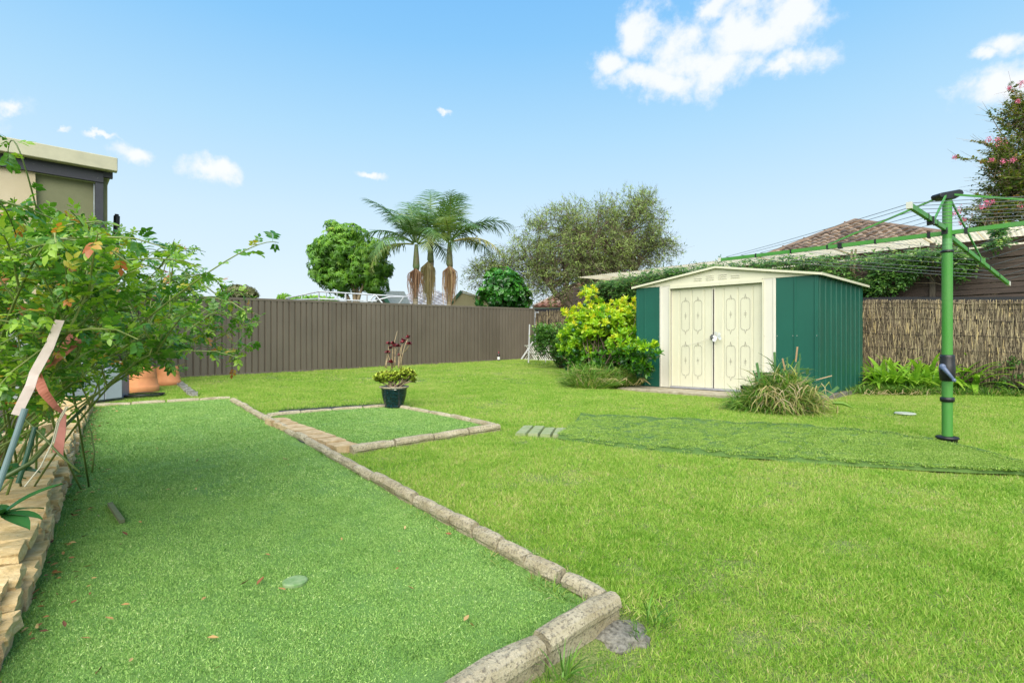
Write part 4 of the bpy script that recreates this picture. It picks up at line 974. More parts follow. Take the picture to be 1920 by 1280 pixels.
# ---- round-headed green tree left of the palms
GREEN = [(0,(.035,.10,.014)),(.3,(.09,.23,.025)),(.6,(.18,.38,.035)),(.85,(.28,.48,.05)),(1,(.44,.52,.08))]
def whorl_tree(name, label, ells, n, m, base, forks, leaf, k_leaf, spread=.4, size=.18, rng=NR, gap=.25, gs=1.6, seed=0, trunk_r=.07, cluster=None, group=None):
    t = thing(name, label, 'tree', tuple(base), group)
    p, d = crown_points(ells, n, rng, .4, gap, gs, seed); bag = Bag()
    out = unit(d*np.array([1,1,1.])+np.array([0,0,.35])+rng.normal(0,.25,(len(p),3)))
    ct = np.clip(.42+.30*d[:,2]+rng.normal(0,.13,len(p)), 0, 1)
    a = rng.uniform(0, 6.28, len(p)); ref = unit(np.cross(out, rvec(len(p), rng))); r2 = np.cross(out, ref)
    for k_ in range(k_leaf):
        an = a+6.283*k_/k_leaf; rad = ref*np.cos(an)[:,None]+r2*np.sin(an)[:,None]
        f_ = unit(rad+out*spread+np.array([0,0,-.25])+rng.normal(0,.12,(len(p),3)))
        bag.add(leaf, p, f_, out+rng.normal(0,.2,(len(p),3)), size*rng.uniform(.7,1.15,len(p)), np.clip(ct+rng.normal(0,.06,len(p)),0,1))
    bag.build('crown', m, t)
    mb = MB(); base = Vector(base)
    for i, (q, r_) in enumerate(forks):
        q = Vector(q); mb.tube(limb(base+Vector((R.uniform(-.1,.1),0,0)), q, .06), [r_*(1.3-.9*j/6) for j in range(7)], 8)
        for s_ in range(7):
            e = Vector(p[rng.integers(len(p))]); 
            if (e-q).length < 2.2: mb.tube(limb(q, e, .1, 6), [r_*.35*(1-.75*j/5) for j in range(6)], 5)
    mb.build('trunk', M_bark2, t, smooth=True); return t
M_tree1 = leafmat('umbrella tree leaves', GREEN, .4, .3, .7)
E1 = [ell(640,470,55,45,21,1.3), ell(612,485,36,40,21,1.0), ell(655,440,38,22,21,.8), ell(690,500,38,45,21,1.2), ell(640,520,45,35,21,1.1), ell(702,470,30,25,21,.8), ell(705,532,28,22,21,.8),ell(600,515,22,18,21,.6), ell(588,470,14,12,21,.5), ell(725,505,14,16,21,.5), ell(628,425,20,14,21,.5)]
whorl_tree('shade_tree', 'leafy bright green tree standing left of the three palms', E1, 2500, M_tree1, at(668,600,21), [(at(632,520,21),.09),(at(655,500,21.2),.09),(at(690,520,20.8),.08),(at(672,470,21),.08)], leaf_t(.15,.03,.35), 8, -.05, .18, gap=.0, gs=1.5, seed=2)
# ---- dark glossy shrub rising over the fence corner
DARK = [(0,(.01,.05,.01)),(.35,(.03,.15,.018)),(.65,(.075,.28,.03)),(1,(.17,.42,.06))]
M_dk = leafmat('dark glossy leaves', DARK, .28, .2, .4, .6)
E2 = [ell(945,545,45,38,18.8,.8), ell(940,522,32,22,18.6,.7), ell(915,560,24,22,18.4,.6), ell(975,560,24,26,18.9,.6)]
t = whorl_tree('glossy_shrub', 'rounded dark green glossy shrub topping the far end of the steel fence', E2, 1500, M_dk, at(945,620,18.8), [(at(940,560,18.8),.05),(at(960,560,18.8),.05)], LEAF, 7, .35, .13, gap=.3, seed=5)
# ---- far small trees
M_far = leafmat('olive far leaves', [(0,(.05,.06,.02)),(.5,(.13,.14,.05)),(1,(.24,.22,.10))], .6, .15, .3)
whorl_tree('distant_tree', 'small olive brown treetop far beyond the left of the fence', [ell(450,548,28,15,55,1.6), ell(437,553,17,10,55,1.2), ell(468,550,14,10,55,1)], 700, M_far, at(450,600,55), [(at(450,560,55),.2)], SIMPLE, 6, .3, .34, gap=.1)
whorl_tree('distant_tree', 'tiny bright green treetop just left of the tube frame', [ell(536,560,11,8,30,.6),ell(590,568,45,12,27,1)], 420, M_tree1, at(536,620,30), [(at(536,572,30),.08)], SIMPLE, 6, .3, .26, gap=.1)

# ---- palms
FROND = [(0,(.03,.065,.016)),(.3,(.06,.14,.032)),(.6,(.14,.25,.055)),(.8,(.33,.38,.11)),(1,(.58,.48,.16))]
M_frond = leafmat('palm leaflets', FROND, .35, .25, .15, .6)
M_ptr = Mat('palm trunk'); n = M_ptr.noise(9, 3, .5, stretch=(.3,.3,3)); M_ptr.col(M_ptr.ramp(n, [(.35,(.16,.13,.09)),(.6,(.36,.31,.22))])); M_ptr.set(.8); M_ptr = M_ptr.m
M_shaft = flat('crown shaft', (.17,.24,.10), .5, c2=(.28,.22,.13), scale=4)
M_inf = tintmat('flower strings', [(0,(.16,.08,.05)),(.4,(.36,.21,.12)),(.7,(.48,.38,.17)),(1,(.56,.49,.30))], .8)
LEAFLET = ([(-.024,0,0),(.024,0,0),(.020,.6,-.07),(-.020,.6,-.07),(.0,1,-.28),(0,1,-.28)], [(0,1,2,3),(3,2,4,5)])
def frond(parent, base, azim, elev, L, tint, rng, droop=1.0, dead=False):
    n = 27; s = np.linspace(0, 1, n); el = elev - droop*(1.5 if elev < 1 else .95)*s**1.6
    L = L*(1.02 if elev > .85 else 1.0)
    h = np.cumsum(np.cos(el))*L/n; v = np.cumsum(np.sin(el))*L/n; dx, dy = math.cos(azim), math.sin(azim)
    P = np.stack([base[0]+h*dx, base[1]+h*dy, base[2]+v], 1); T = unit(np.gradient(P, axis=0)); side = unit(np.cross(T, [0,0,1.])); up = np.cross(side, T)
    m0 = int(n*.16); bag = Bag(); tw = rng.uniform(-.3,.3)
    for sg in (1, -1):
        for rep in (0, .5):
            idx = np.arange(m0, n-1); q = P[idx]*(1-rep)+P[idx+1]*rep
            ss = s[idx]; ll = L*.34*np.sin(np.pi*(.12+.85*ss))**.7*rng.uniform(.85,1.05,len(idx))
            f_ = side[idx]*sg*1.0 + T[idx]*(.45+.9*ss[:,None]**3) + up[idx]*(.16+sg*tw*.4) + np.array([0,0,-.22]) + rng.normal(0,.11,(len(idx),3))
            bag.add(LEAFLET, q, f_, up[idx]+rng.normal(0,.12,(len(idx),3)), ll, np.clip(tint+rng.normal(0,.07,len(idx)),0,1))
    fr_ = bag.build('frond', M_frond, parent)
    mb = MB(); mb.tube([Vector(p_) for p_ in P[::3]], [.034*(1-.85*i/len(P[::3])) for i in range(len(P[::3]))], 5, tint=min(1,tint+.12))
    o = link('rachis', mb.mesh(M_frond, name='rachis')); o.parent = fr_; o.matrix_parent_inverse = parent_matrix(fr_).inverted() if False else Matrix()
    return fr_
rp = np.random.default_rng(12)
def palm(px, ybase, ytop, Y, fr_spec, label, bunch, seed):
    b = at(px, ybase, Y); top = at(px+R.uniform(-3,3), ytop, Y); b.z = -.8; root = thing('king_palm', label, 'palm tree', tuple(b), 'palms beyond the fence')
    mb = MB(); n = 9; pts = [b.lerp(top, i/(n-1))+Vector((.05*math.sin(i*.7+seed), 0, 0)) for i in range(n)]; mb.tube(pts, [.115-.025*i/(n-1) for i in range(n)], 12); mb.build('trunk', M_ptr, root, smooth=True)
    sh = top+Vector((0,0,.95)); mb = MB(); mb.tube([pts[-1]-Vector((0,0,.02)), top+Vector((0,0,.12)), top+Vector((0,0,.5)), sh], [.10,.135,.105,.065], 12); mb.build('crownshaft', M_shaft, root, smooth=True)
    for az, el, L, ti in fr_spec: frond(root, np.array(sh)+np.array([math.cos(az),math.sin(az),0])*.03, az, el, L, ti, rp, rp.uniform(.8,1.25))
    for (dx, tint_, ln, n_) in bunch:
        mb = MB(); c = top+Vector((dx, -.12, .02))
        for i in range(n_):
            a = R.uniform(0, 6.28); r_ = R.uniform(.03,.25); e = c+Vector((math.cos(a)*r_*R.uniform(.3,.9), math.sin(a)*r_*.5, -min(1,max(.2,R.gauss(.62,.22)))*ln)); mid = c+Vector((math.cos(a)*r_*1.15, math.sin(a)*r_*.9, -.08-.1*ln))
            e.x = c.x+(mid.x-c.x)*R.uniform(.55,1.05)
            mb.tube([c, mid, Vector((c.x+(mid.x-c.x)*1.12, mid.y, mid.z*.5+e.z*.5))+Vector((R.uniform(-.03,.03),0,0)), e], [.011,.010,.009,.006], 3, tint=min(1,max(0,tint_+R.uniform(-.25,.25))), cap=False)
        mb.build('flower_strings', M_inf, root)
R_ = math.radians
palm(783, 575, 505, 19.6, [(R_(120),1.35,2.3,.45),(R_(178),.62,2.75,.42),(R_(200),1.0,2.5,.35),(R_(150),1.2,2.4,.45),(R_(90),1.35,2.5,.35),(R_(20),.8,2.2,.35),(R_(235),.25,2.5,.5),(R_(205),.0,2.3,.75),(R_(-60),.6,2.2,.4),(R_(165),.15,2.4,.66),(R_(-100),.9,2.3,.4),(R_(60),.4,2.2,.45)], 'leftmost palm beyond the fence with reddish hanging flower strings', [(0,.22,1.25,150)], 1)
palm(806, 575, 492, 20.6, [(R_(-30),1.15,2.3,.5),(R_(100),1.45,2.7,.35),(R_(60),1.1,2.4,.4),(R_(130),.9,2.3,.35),(R_(-20),.8,2.3,.4),(R_(-90),.7,2.3,.5),(R_(220),.7,2.2,.4),(R_(10),.35,2.2,.5),(R_(180),.4,2.2,.45),(R_(-50),.2,2.0,.55)], 'middle palm beyond the fence with long yellow flower strings', [(-.08,.72,1.75,230)], 2)
palm(841, 577, 500, 19.9, [(R_(-80),1.35,2.1,.55),(R_(75),1.4,2.5,.35),(R_(15),.85,2.4,.5),(R_(0),.75,2.8,.38),(R_(-10),.25,2.5,.9),(R_(150),1.1,2.3,.42),(R_(190),.55,2.1,.5),(R_(-90),.75,2.0,.68),(R_(-110),.35,2.2,.7),(R_(120),.6,2.2,.4),(R_(40),.35,2.2,.42),(R_(-50),.6,2.1,.45)], 'rightmost palm beyond the fence with brown hanging flower strings', [(.02,.42,1.5,180)], 3)

# ---- big grey green tree with fine leaves
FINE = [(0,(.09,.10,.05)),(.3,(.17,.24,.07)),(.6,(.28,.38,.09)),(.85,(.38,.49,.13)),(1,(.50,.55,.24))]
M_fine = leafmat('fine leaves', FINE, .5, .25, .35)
ft = thing('spreading_tree', 'wide grey green tree with fine leaves behind the fence corner', 'tree', tuple(at(1110,600,19)))
E3 = [ell(1110,440,110,62,19.5,2.2), ell(1180,420,62,58,19.5,1.8), ell(1040,440,62,42,19.5,1.6), ell(1225,460,52,32,19.5,1.5), ell(1000,485,62,42,19.5,1.6), ell(950,500,52,30,20,1.3), ell(1080,500,95,52,19,2.0), ell(1150,490,85,42,19.5,1.8), ell(905,520,26,30,20,.9), ell(1040,540,66,30,19,1.5),ell(1210,392,28,26,19.5,1.0)]
rng = np.random.default_rng(31)
p, d = crown_points(E3, 4800, rng, .55, .04, 1.6, 8)
# twigs: short curved sprays that carry narrow leaves
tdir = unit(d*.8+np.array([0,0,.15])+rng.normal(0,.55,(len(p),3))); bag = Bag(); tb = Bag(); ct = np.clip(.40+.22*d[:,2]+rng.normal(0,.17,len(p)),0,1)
for s_ in range(13):
    q = p + tdir*(.035*s_) + rng.normal(0,.02,p.shape) + np.array([0,0,-.002*s_*s_*.5])
    f_ = unit(tdir*.5+rvec(len(p), rng)*.9); keep = rng.random(len(p)) < .85
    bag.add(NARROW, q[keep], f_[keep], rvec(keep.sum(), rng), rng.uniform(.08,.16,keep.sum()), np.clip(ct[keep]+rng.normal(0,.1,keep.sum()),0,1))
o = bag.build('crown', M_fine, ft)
TW = ([(-.008,0,0),(.008,0,0),(.003,1,0),(-.003,1,0)], [(0,1,2,3)])
tb.add(TW, p-tdir*.25, tdir, rvec(len(p), rng), .75, np.full(len(p), .0)); tb.add(TW, p, unit(tdir+rng.normal(0,.4,p.shape)), rvec(len(p), rng), .5, np.full(len(p), .05)); tb.build('twigs', M_bark, ft)
mb = MB()
trunks = [((1075,578,18.6),(1040,548,18.7),(1000,505,19.3)), ((1080,576,18.6),(1062,545,18.7),(1060,470,19.4)), ((1175,575,19),(1172,545,19.2),(1205,480,19.6)), ((1170,575,19),(1160,530,19.2),(1140,450,19.4)), ((1090,576,18.6),(1100,540,19),(1110,430,19.4))]
pp = [Vector(x) for x in p]
for tri in trunks:
    a, b, c = [at(*q) for q in tri]; a = Vector((a.x, a.y, -.7)) if False else a; g_ = Vector((a.x+.1, a.y, -.8))
    mb.tube([g_, a, b, b.lerp(c,.5)+Vector((.05,0,.08)), c], [.15,.12,.10,.075,.05], 8)
    for s_ in range(26):
        st = b.lerp(c, R.random()); e = pp[R.randrange(len(pp))]
        if (e-st).length < 2.9: mb.tube(limb(st, e, .12, 7), [.055*(1-.8*j/6) for j in range(7)], 5)
mb.build('trunk', M_bark, ft, smooth=True)

# ---- citrus bush
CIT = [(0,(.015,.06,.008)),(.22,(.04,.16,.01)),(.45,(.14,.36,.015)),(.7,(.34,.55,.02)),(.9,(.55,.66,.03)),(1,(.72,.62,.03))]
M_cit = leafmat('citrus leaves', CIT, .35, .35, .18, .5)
cbase = G(1130, 712); cb = thing('citrus_bush', 'vivid yellow green citrus bush crowding the left end of the shed', 'bush', tuple(cbase))
Yc = 11.2
E4 = [ell(1125,618,62,42,Yc,.75), ell(1095,600,42,38,Yc,.6), ell(1160,605,42,38,Yc,.6), ell(1105,565,22,24,Yc,.4), ell(1180,582,18,26,Yc,.35), ell(1130,665,58,34,Yc,.7), ell(1075,640,26,30,Yc,.45), ell(1185,640,24,28,Yc-.5,.4), ell(1212,655,18,16,9.55,.2), ell(1226,668,12,10,9.4,.14), ell(1205,690,14,14,9.6,.2), ell(1180,690,26,20,Yc-.3,.3), ell(1085,682,24,24,Yc-.1,.35), ell(1130,694,44,20,Yc-.4,.3), ell(1062,662,14,16,Yc,.3), ell(1190,668,22,24,9.9,.3), ell(1170,640,24,24,10.3,.3)]
rng = np.random.default_rng(44); p, d = crown_points(E4, 1650, rng, .38, .20, 3.0, 3)
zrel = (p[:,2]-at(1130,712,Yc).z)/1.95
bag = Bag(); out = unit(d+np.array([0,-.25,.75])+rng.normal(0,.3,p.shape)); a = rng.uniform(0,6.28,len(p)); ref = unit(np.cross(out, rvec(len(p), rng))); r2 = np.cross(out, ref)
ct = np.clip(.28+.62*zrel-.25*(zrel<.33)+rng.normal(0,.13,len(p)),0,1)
for k_ in range(8):
    an = a+2.4*k_; rad = ref*np.cos(an)[:,None]+r2*np.sin(an)[:,None]; tt_ = k_/8
    f_ = unit(rad*(1-.45*tt_)+out*(.35+1.1*tt_)+rng.normal(0,.12,p.shape))
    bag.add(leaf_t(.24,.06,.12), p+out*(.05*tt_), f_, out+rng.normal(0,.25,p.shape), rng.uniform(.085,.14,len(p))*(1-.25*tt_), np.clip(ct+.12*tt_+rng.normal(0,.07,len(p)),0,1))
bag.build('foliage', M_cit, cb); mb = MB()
for s_ in range(60): e = Vector(p[rng.integers(len(p))]); mb.tube(limb(cbase+Vector((R.uniform(-.25,.35),R.uniform(-.1,.1),0)), e, .12, 7), [.022*(1-.75*j/6) for j in range(7)], 5)
mb.build('branches', M_bark, cb, smooth=True)
M_lime = flat('green fruit', (.02,.09,.02), .35)
for (x, y) in ((1075,619),(1088,606),(1143,594),(1096,572),(1128,611),(1077,658),(1183,657),(1140,612)):
    mb = MB(); c = at(x, y, Yc-.66); mb.lathe(c, [(0,-.042),(.022,-.036),(.037,-.016),(.04,.004),(.033,.024),(.018,.037),(0,.041)], 12); mb.build('fruit', M_lime, cb, smooth=True)
# small darker shrub left of it
M_shr = leafmat('small shrub leaves', [(0,(.015,.05,.01)),(.4,(.05,.15,.02)),(.7,(.13,.28,.04)),(1,(.28,.42,.07))], .45, .3, .3)
sb = thing('small_shrub', 'low mid green shrub between the fence corner and the citrus bush', 'bush', tuple(G(1040,690)))
Ys = 13.6; E5 = [ell(1040,640,34,32,Ys,.5), ell(1018,625,18,18,Ys,.35), ell(1058,660,24,26,Ys,.4), ell(1015,645,16,18,Ys,.3)]
rng = np.random.default_rng(9); p, d = crown_points(E5, 650, rng, .4, .3, 2.5, 6); bag = Bag()
for k_ in range(8): bag.add(LEAF, p+rng.normal(0,.05,p.shape), unit(d*.6+rvec(len(p), rng)+np.array([0,0,.4])), rvec(len(p), rng)+np.array([0,0,1]), rng.uniform(.05,.09,len(p)), np.clip(.45+.2*d[:,2]+rng.normal(0,.16,len(p)),0,1))
bag.build('foliage', M_shr, sb); mb = MB()
for s_ in range(28): mb.tube(limb(G(1050,690)+Vector((R.uniform(-.1,.2),0,0)), Vector(p[rng.integers(len(p))]), .1, 6), [.012*(1-.7*j/5) for j in range(6)], 4)
mb.build('stems', M_bark, sb)

# ---- grass-like clumps
GRS = [(0,(.03,.07,.012)),(.3,(.07,.18,.02)),(.55,(.16,.34,.04)),(.72,(.32,.40,.08)),(.86,(.50,.40,.18)),(1,(.58,.48,.30))]
M_grs = leafmat('long grass', GRS, .5, .3, .15)
def clump(bag, c, n, rad, L, rng, lean=.8, w=.02, tmean=.45, tstd=.2, up=1.0, bend=.5, rz=.8):
    a = rng.uniform(0,6.283,n); r_ = rad*np.sqrt(rng.random(n)); base = np.stack([c[0]+r_*np.cos(a), c[1]+r_*np.sin(a)*rz, np.full(n, c[2]-.01)],1)
    base[:,2] = [gz(x,y)-.01 for x,y in base[:,:2]]
    f_ = unit(np.stack([np.cos(a)*r_/rad*lean+rng.normal(0,.3,n), np.sin(a)*r_/rad*lean+rng.normal(0,.3,n), np.full(n,up)],1))
    up_ = unit(np.stack([-np.cos(a),-np.sin(a),np.full(n,.8)],1)+rng.normal(0,.35,(n,3)))
    bag.add(blade_t(w, bend), base, f_, up_, L*rng.uniform(.55,1.1,n), np.clip(rng.normal(tmean,tstd,n),0,1))
def dome(bag, cx, cy, n, rx, rz, L, w, tm, ts, rng, seed=0):
    """blades starting inside a low mound and hanging outwards"""
    d = rvec(n, rng); d[:,2] = np.abs(d[:,2]); r_ = rng.random(n)**.5
    b = np.stack([cx+d[:,0]*rx*r_, cy+d[:,1]*rx*.8*r_, d[:,2]*rz*r_], 1); b[:,2] += gz(cx, cy)
    f_ = unit(d*np.array([1,1,.5])+np.array([0,0,.6])+rng.normal(0,.62,(n,3))); bag.add(blade_t(w,.75), b, f_, unit(d*-.3+np.array([0,0,1])+rng.normal(0,.4,(n,3))), L*rng.uniform(.5,1.2,n), np.clip(rng.normal(tm,ts,n),0,1))
lg = thing('long_grass_clump', 'shaggy clump of long grass at the foot of the citrus bush', 'grass clump', tuple(G(1110,728)))
rng = np.random.default_rng(17); bag = Bag()
for (px, py, n, r_, L) in ((1105,726,500,.36,.34),(1080,722,250,.25,.30),(1130,722,300,.34,.36),(1160,720,400,.32,.34),(1190,718,400,.25,.34),(1215,716,260,.2,.26),(1228,713,180,.2,.22)):
    clump(bag, G(px, py), n, r_, L, rng, .9, .022, .52, .2)
for (px, py, n, r_, rz_, L) in ((1100,724,1500,.36,.34,.22),(1130,722,900,.3,.30,.22),(1165,720,800,.3,.26,.2),(1080,722,500,.22,.24,.2)):
    q = G(px, py); dome(bag, q.x, q.y+.15, n, r_, rz_, L, .024, .55, .2, rng)
o = bag.build('blades', M_grs, lg); tag(o, kind='stuff')
mb = MB()
for i in range(26):
    c = G(R.uniform(1080,1200), 724); L = R.uniform(.2,.5); a = R.uniform(0,6.28); mb.tube([c+Vector((0,0,.02)), c+Vector((math.cos(a)*L*.5, -.1, .16)), c+Vector((math.cos(a)*L, -.15, .03+R.uniform(0,.1)))], .005, 4, tint=R.uniform(.85,1))
mb.build('dry_stalks', M_grs, lg)
# spiky clump in front of the shed
sc0 = G(1482, 776); sp = thing('strappy_plant_clump', 'big untidy clump of green and dry strappy leaves before the shed', 'plant clump', tuple(sc0))
rng = np.random.default_rng(23); bag = Bag()
dome(bag, sc0.x, sc0.y+.25, 3600, .48, .50, .19, .030, .66, .24, rng); dome(bag, sc0.x-.40, sc0.y+.28, 1300, .32, .26, .17, .03, .50, .14, rng)
dome(bag, sc0.x+.1, sc0.y+.2, 450, .46, .2, .22, .02, .9, .08, rng); dome(bag, sc0.x, sc0.y+.22, 1200, .44, .46, .17, .034, .5, .12, rng); dome(bag, sc0.x+.05, sc0.y+.3, 500, .42, .62, .28, .035, .5, .3, rng)
o = bag.build('blades', M_grs, sp); tag(o, kind='stuff')
M_tip = tintmat('cut leaf stubs', [(0,(.06,.17,.05)),(.5,(.14,.27,.10)),(.8,(.42,.30,.16)),(1,(.50,.30,.18))], .6)
for (x, y, dx, dy, w_, ti) in ((1452,660,1,24,.032,.3),(1495,650,-3,28,.022,.95),(1467,672,5,22,.022,.9),(1419,680,5,30,.035,.2),(1412,695,12,24,.018,.15),(1497,678,0,22,.035,.25),(1514,690,0,12,.04,.1),(1476,670,0,20,.018,.3),(1572,725,-22,18,.04,.15),(1560,704,-30,8,.012,.85),(1500,664,-1,20,.014,.3),(1453,682,0,16,.03,.2)):
    a_, b_ = at(x, y, sc0.y+.15), at(x+dx, y+dy, sc0.y+.2); mb = MB(); mb.bar(b_, a_, w_, .006, up=(0,-1,.2), tint=ti); mb.build('leaf_stub', M_tip, sp)
for i in range(60):
    c = Vector((sc0.x+R.uniform(-.5,.55), sc0.y+R.uniform(-.2,.1), gz(sc0.x,sc0.y)+R.uniform(.02,.34))); a = R.uniform(0,6.28); L = R.uniform(.12,.28); d_ = Vector((math.cos(a), -abs(math.sin(a))*.4, 0))
    mb = MB() if i == 0 else mb; mb.tube([c, c+d_*L*.4+Vector((0,-.05,.09)), c+d_*L*.8+Vector((0,-.08,.04)), c+d_*L+Vector((0,-.08,-.06 if c.z > gz(c.x,c.y)+.1 else .0))], [.004,.006,.005,.002], 4, tint=R.uniform(.74,1))
mb.build('dry_stalks', M_grs, sp)
mb = MB(); mb.tube([at(1560,755,sc0.y), at(1580,756,sc0.y-.05), at(1602,765,sc0.y-.1)], [.02,.022,.004], 4, tint=.6); mb.build('fallen_leaf', M_grs, sp)
# strap leaved plants along the brush fence
M_brom = leafmat('strap leaves', [(0,(.04,.12,.012)),(.4,(.11,.28,.025)),(.7,(.24,.46,.04)),(1,(.48,.60,.10))], .3, .35, .1, .6)
rb = random.Random(8)
STRAPM = []
for v_ in range(5):
    mb = MB(); n_ = 7; w_ = .024+.006*v_%.02; bend = .3+.16*v_
    for i in range(n_+1):
        t_ = i/n_; ww = (.035 + .0)*(math.sin(math.pi*(.18+.80*t_)))**.7; z = t_ - bend*.55*t_**2.6; y = bend*t_**1.7
        for s_, q in ((-1,.012),(0,0),(1,.012)): mb.v.append((s_*ww, y-q*0, z+q)); mb.t.append(.35+.5*t_*rb.uniform(.6,1.1)+.1*(s_ == 0))
    for i in range(n_):
        for j in range(2): q = 3*i+j; mb.f.append((q, q+1, q+4, q+3))
    STRAPM.append(mb.mesh(M_brom, True, 'leaf'))
def strap_plant(px, py, n, L, label, tilt=1.0):
    c = G(px, py); root = thing('strap_leaf_plant', label, 'plant', tuple(c), 'strap leaved plants along the brush fence')
    for i in range(n):
        o = bpy.data.objects.new('leaf', STRAPM[i % 5]); C.objects.link(o); o.parent = root
        a = rb.uniform(0,6.28); s_ = 1.65*L*rb.uniform(.7,1.15); o.location = (rb.uniform(-.07,.07), rb.uniform(-.05,.05), 0); o.rotation_euler = (-rb.uniform(.05,.75)*tilt, 0, a); o.scale = (s_*rb.uniform(.9,1.7), s_, s_)
PL = [(1640,722,20,.42,'strap leaved plant closest to the shed along the brush fence'),(1668,726,24,.46,'second strap leaved plant out from the shed wall, broad and low'),(1697,728,22,.44,'strap leaved plant midway between the shed and the hoist pole'),
      (1733,726,24,.52,'tall strap leaved plant just left of the hoist pole'),(1765,728,22,.50,'strap leaved plant half hidden behind the hoist pole'),(1803,727,24,.60,'largest strap leaved plant, just right of the hoist pole'),(1838,730,24,.55,'broad glossy strap leaved plant second right of the hoist pole'),(1866,732,14,.42,'small strap leaved plant beside the potted bonsai')]
PL += [(1654,730,16,.38,'low strap leaved plant in the front row nearest the shed'),(1683,731,18,.42,'strap leaved plant squeezed between two broader ones left of the hoist'),(1715,731,18,.44,'front row strap leaved plant a little left of the tall one'),(1749,732,18,.44,'strap leaved plant touching the hoist pole on its left side'),(1785,731,20,.50,'strap leaved plant touching the hoist pole on its right side'),(1822,733,18,.46,'front row strap leaved plant below the glossy broad one')]
for a in PL: strap_plant(a[0], a[1], int(a[2]*1.4), a[3], a[4])
bag = Bag(); rng = np.random.default_rng(77)
for px in range(1618, 1990, 9): clump(bag, G(px, 733+rng.uniform(-3,4)+(px-1618)*.018), 110, .24, .19, rng, .8, .03, .36, .22)
for px in range(1000, 1100, 12): clump(bag, G(px, 684), 60, .3, .16, rng, .8, .03, .5, .25)
for px in range(1590, 1640, 9): clump(bag, G(px, 738-(px-1590)*.35), 30, .15, .16, rng, .8, .03, .5, .22)
tag(bag.build('undergrowth', M_grs), kind='stuff', label='tangled weeds and dry leaves along the foot of the brush fence')
mb = MB()
for i in range(150):
    c = G(R.uniform(1622,1980), R.uniform(727,741), .02); a = R.uniform(0,6.28); L = R.uniform(.05,.22); mb.tube([c, c+Vector((math.cos(a)*L*.5,math.sin(a)*L*.4,R.uniform(.02,.08))), c+Vector((math.cos(a)*L,math.sin(a)*L*.4,0))], .004, 3, tint=R.uniform(.8,1))
tag(mb.build('dry_leaf_litter', M_grs), kind='stuff', label='dry leaf litter at the foot of the brush fence')
# potted bonsai-like shrub at the right edge
bc = G(1903, 737); bo = thing('potted_shrub', 'small twisted shrub in a low dark pot at the brush fence', 'potted shrub', tuple(bc))
mb = MB(); mb.lathe(bc, [(0,.0),(.16,0),(.20,.11),(.22,.125),(.20,.13),(.17,.10),(0,.10)], 20); mb.build('pot', M_blk, bo, smooth=True)
mb = MB(); tr = [bc+Vector((0,0,.1)), bc+Vector((.05,0,.2)), bc+Vector((.03,0,.32)), bc+Vector((.12,0,.45))]; mb.tube(tr, [.035,.03,.025,.018], 8)
Yb = bc.y; E6 = [ell(1905,678,34,16,Yb,.28), ell(1893,702,24,13,Yb,.22), ell(1930,695,26,16,Yb,.25), ell(1880,718,14,10,Yb,.15), ell(1918,662,22,10,Yb,.2)]
rng = np.random.default_rng(2); p, d = crown_points(E6, 800, rng, .5, .2, 5, 1)
for s_ in range(14): mb.tube(limb(tr[R.randrange(1,4)], Vector(p[rng.integers(len(p))]), .15, 5), [.012,.01,.008,.006,.003], 5)
mb.build('stem', M_bark2, bo, smooth=True); bag = Bag()
for k_ in range(4): bag.add(LEAF, p+rng.normal(0,.012,p.shape), unit(rvec(len(p), rng)+np.array([0,0,.5])), rvec(len(p), rng)+np.array([0,0,1.]), rng.uniform(.03,.05,len(p)), np.clip(rng.normal(.4,.18,len(p)),0,1))
bag.build('foliage', M_shr, bo)

# ---- vine along the carport edge
M_vine = leafmat('vine leaves', [(0,(.02,.06,.012)),(.4,(.06,.16,.03)),(.7,(.14,.29,.045)),(.92,(.30,.45,.09)),(1,(.5,.5,.15))], .4, .3, .35)
vn = thing('climbing_vine', 'dark green climbing vine hanging along the carport edge behind the shed', 'vine', tuple(RP(6, 1.5, -.4)))
rng = np.random.default_rng(61); N = 9500; tt = rng.uniform(2.0, 11.6, N)
topz = np.interp(tt, [2,3.4,4.5,8.3,9.3,12], [1.74,1.90,2.00,1.96,1.82,1.74]); botz = np.interp(tt, [2,3,4.5,6,8,9,9.6,10.3,11.0,11.6], [1.1,.9,1.1,.8,.7,.75,.85,1.1,1.45,1.8])
botz += np.array([mnoise.noise(Vector((x*1.6,5,0)))*.55 for x in tt]); s_ = rng.random(N)**.9; z = topz-(topz-botz)*s_
keep = np.array([mnoise.noise(Vector((x*2.2,3,zz*3.0))) > -.36+.34*sv for x, zz, sv in zip(tt, z, s_)]); tt, z, s_ = tt[keep], z[keep], s_[keep]; n_ = len(tt)
off = rng.uniform(-.5,-.12,n_)+.22*(1-s_)*rng.random(n_)
p = np.stack([RF0.x+RD.x*tt+RN.x*off, RF0.y+RD.y*tt+RN.y*off, z],1); dn = unit(np.stack([RN.x+rng.normal(0,.7,n_),RN.y+rng.normal(0,.7,n_),rng.normal(-.35,.5,n_)],1))
bag = Bag(); ct = np.clip(rng.normal(.48,.18,n_)-.1*s_,0,1)
for k_ in range(7):
    q = p+dn*(.028*k_)+rng.normal(0,.008,p.shape); sg = 1 if k_%2 else -1; sd_ = unit(np.cross(dn,[0,0,1.]))*sg
    bag.add(leaf_t(.22,.03,.1), q, unit(dn*.7+sd_*(1 if k_ < 6 else 0)+rng.normal(0,.15,p.shape)), np.tile([RN.x,RN.y,.9],(n_,1))+rng.normal(0,.25,p.shape), rng.uniform(.045,.075,n_), np.clip(ct+rng.normal(0,.07,n_),0,1))
bag.build('foliage', M_vine, vn); mb = MB()
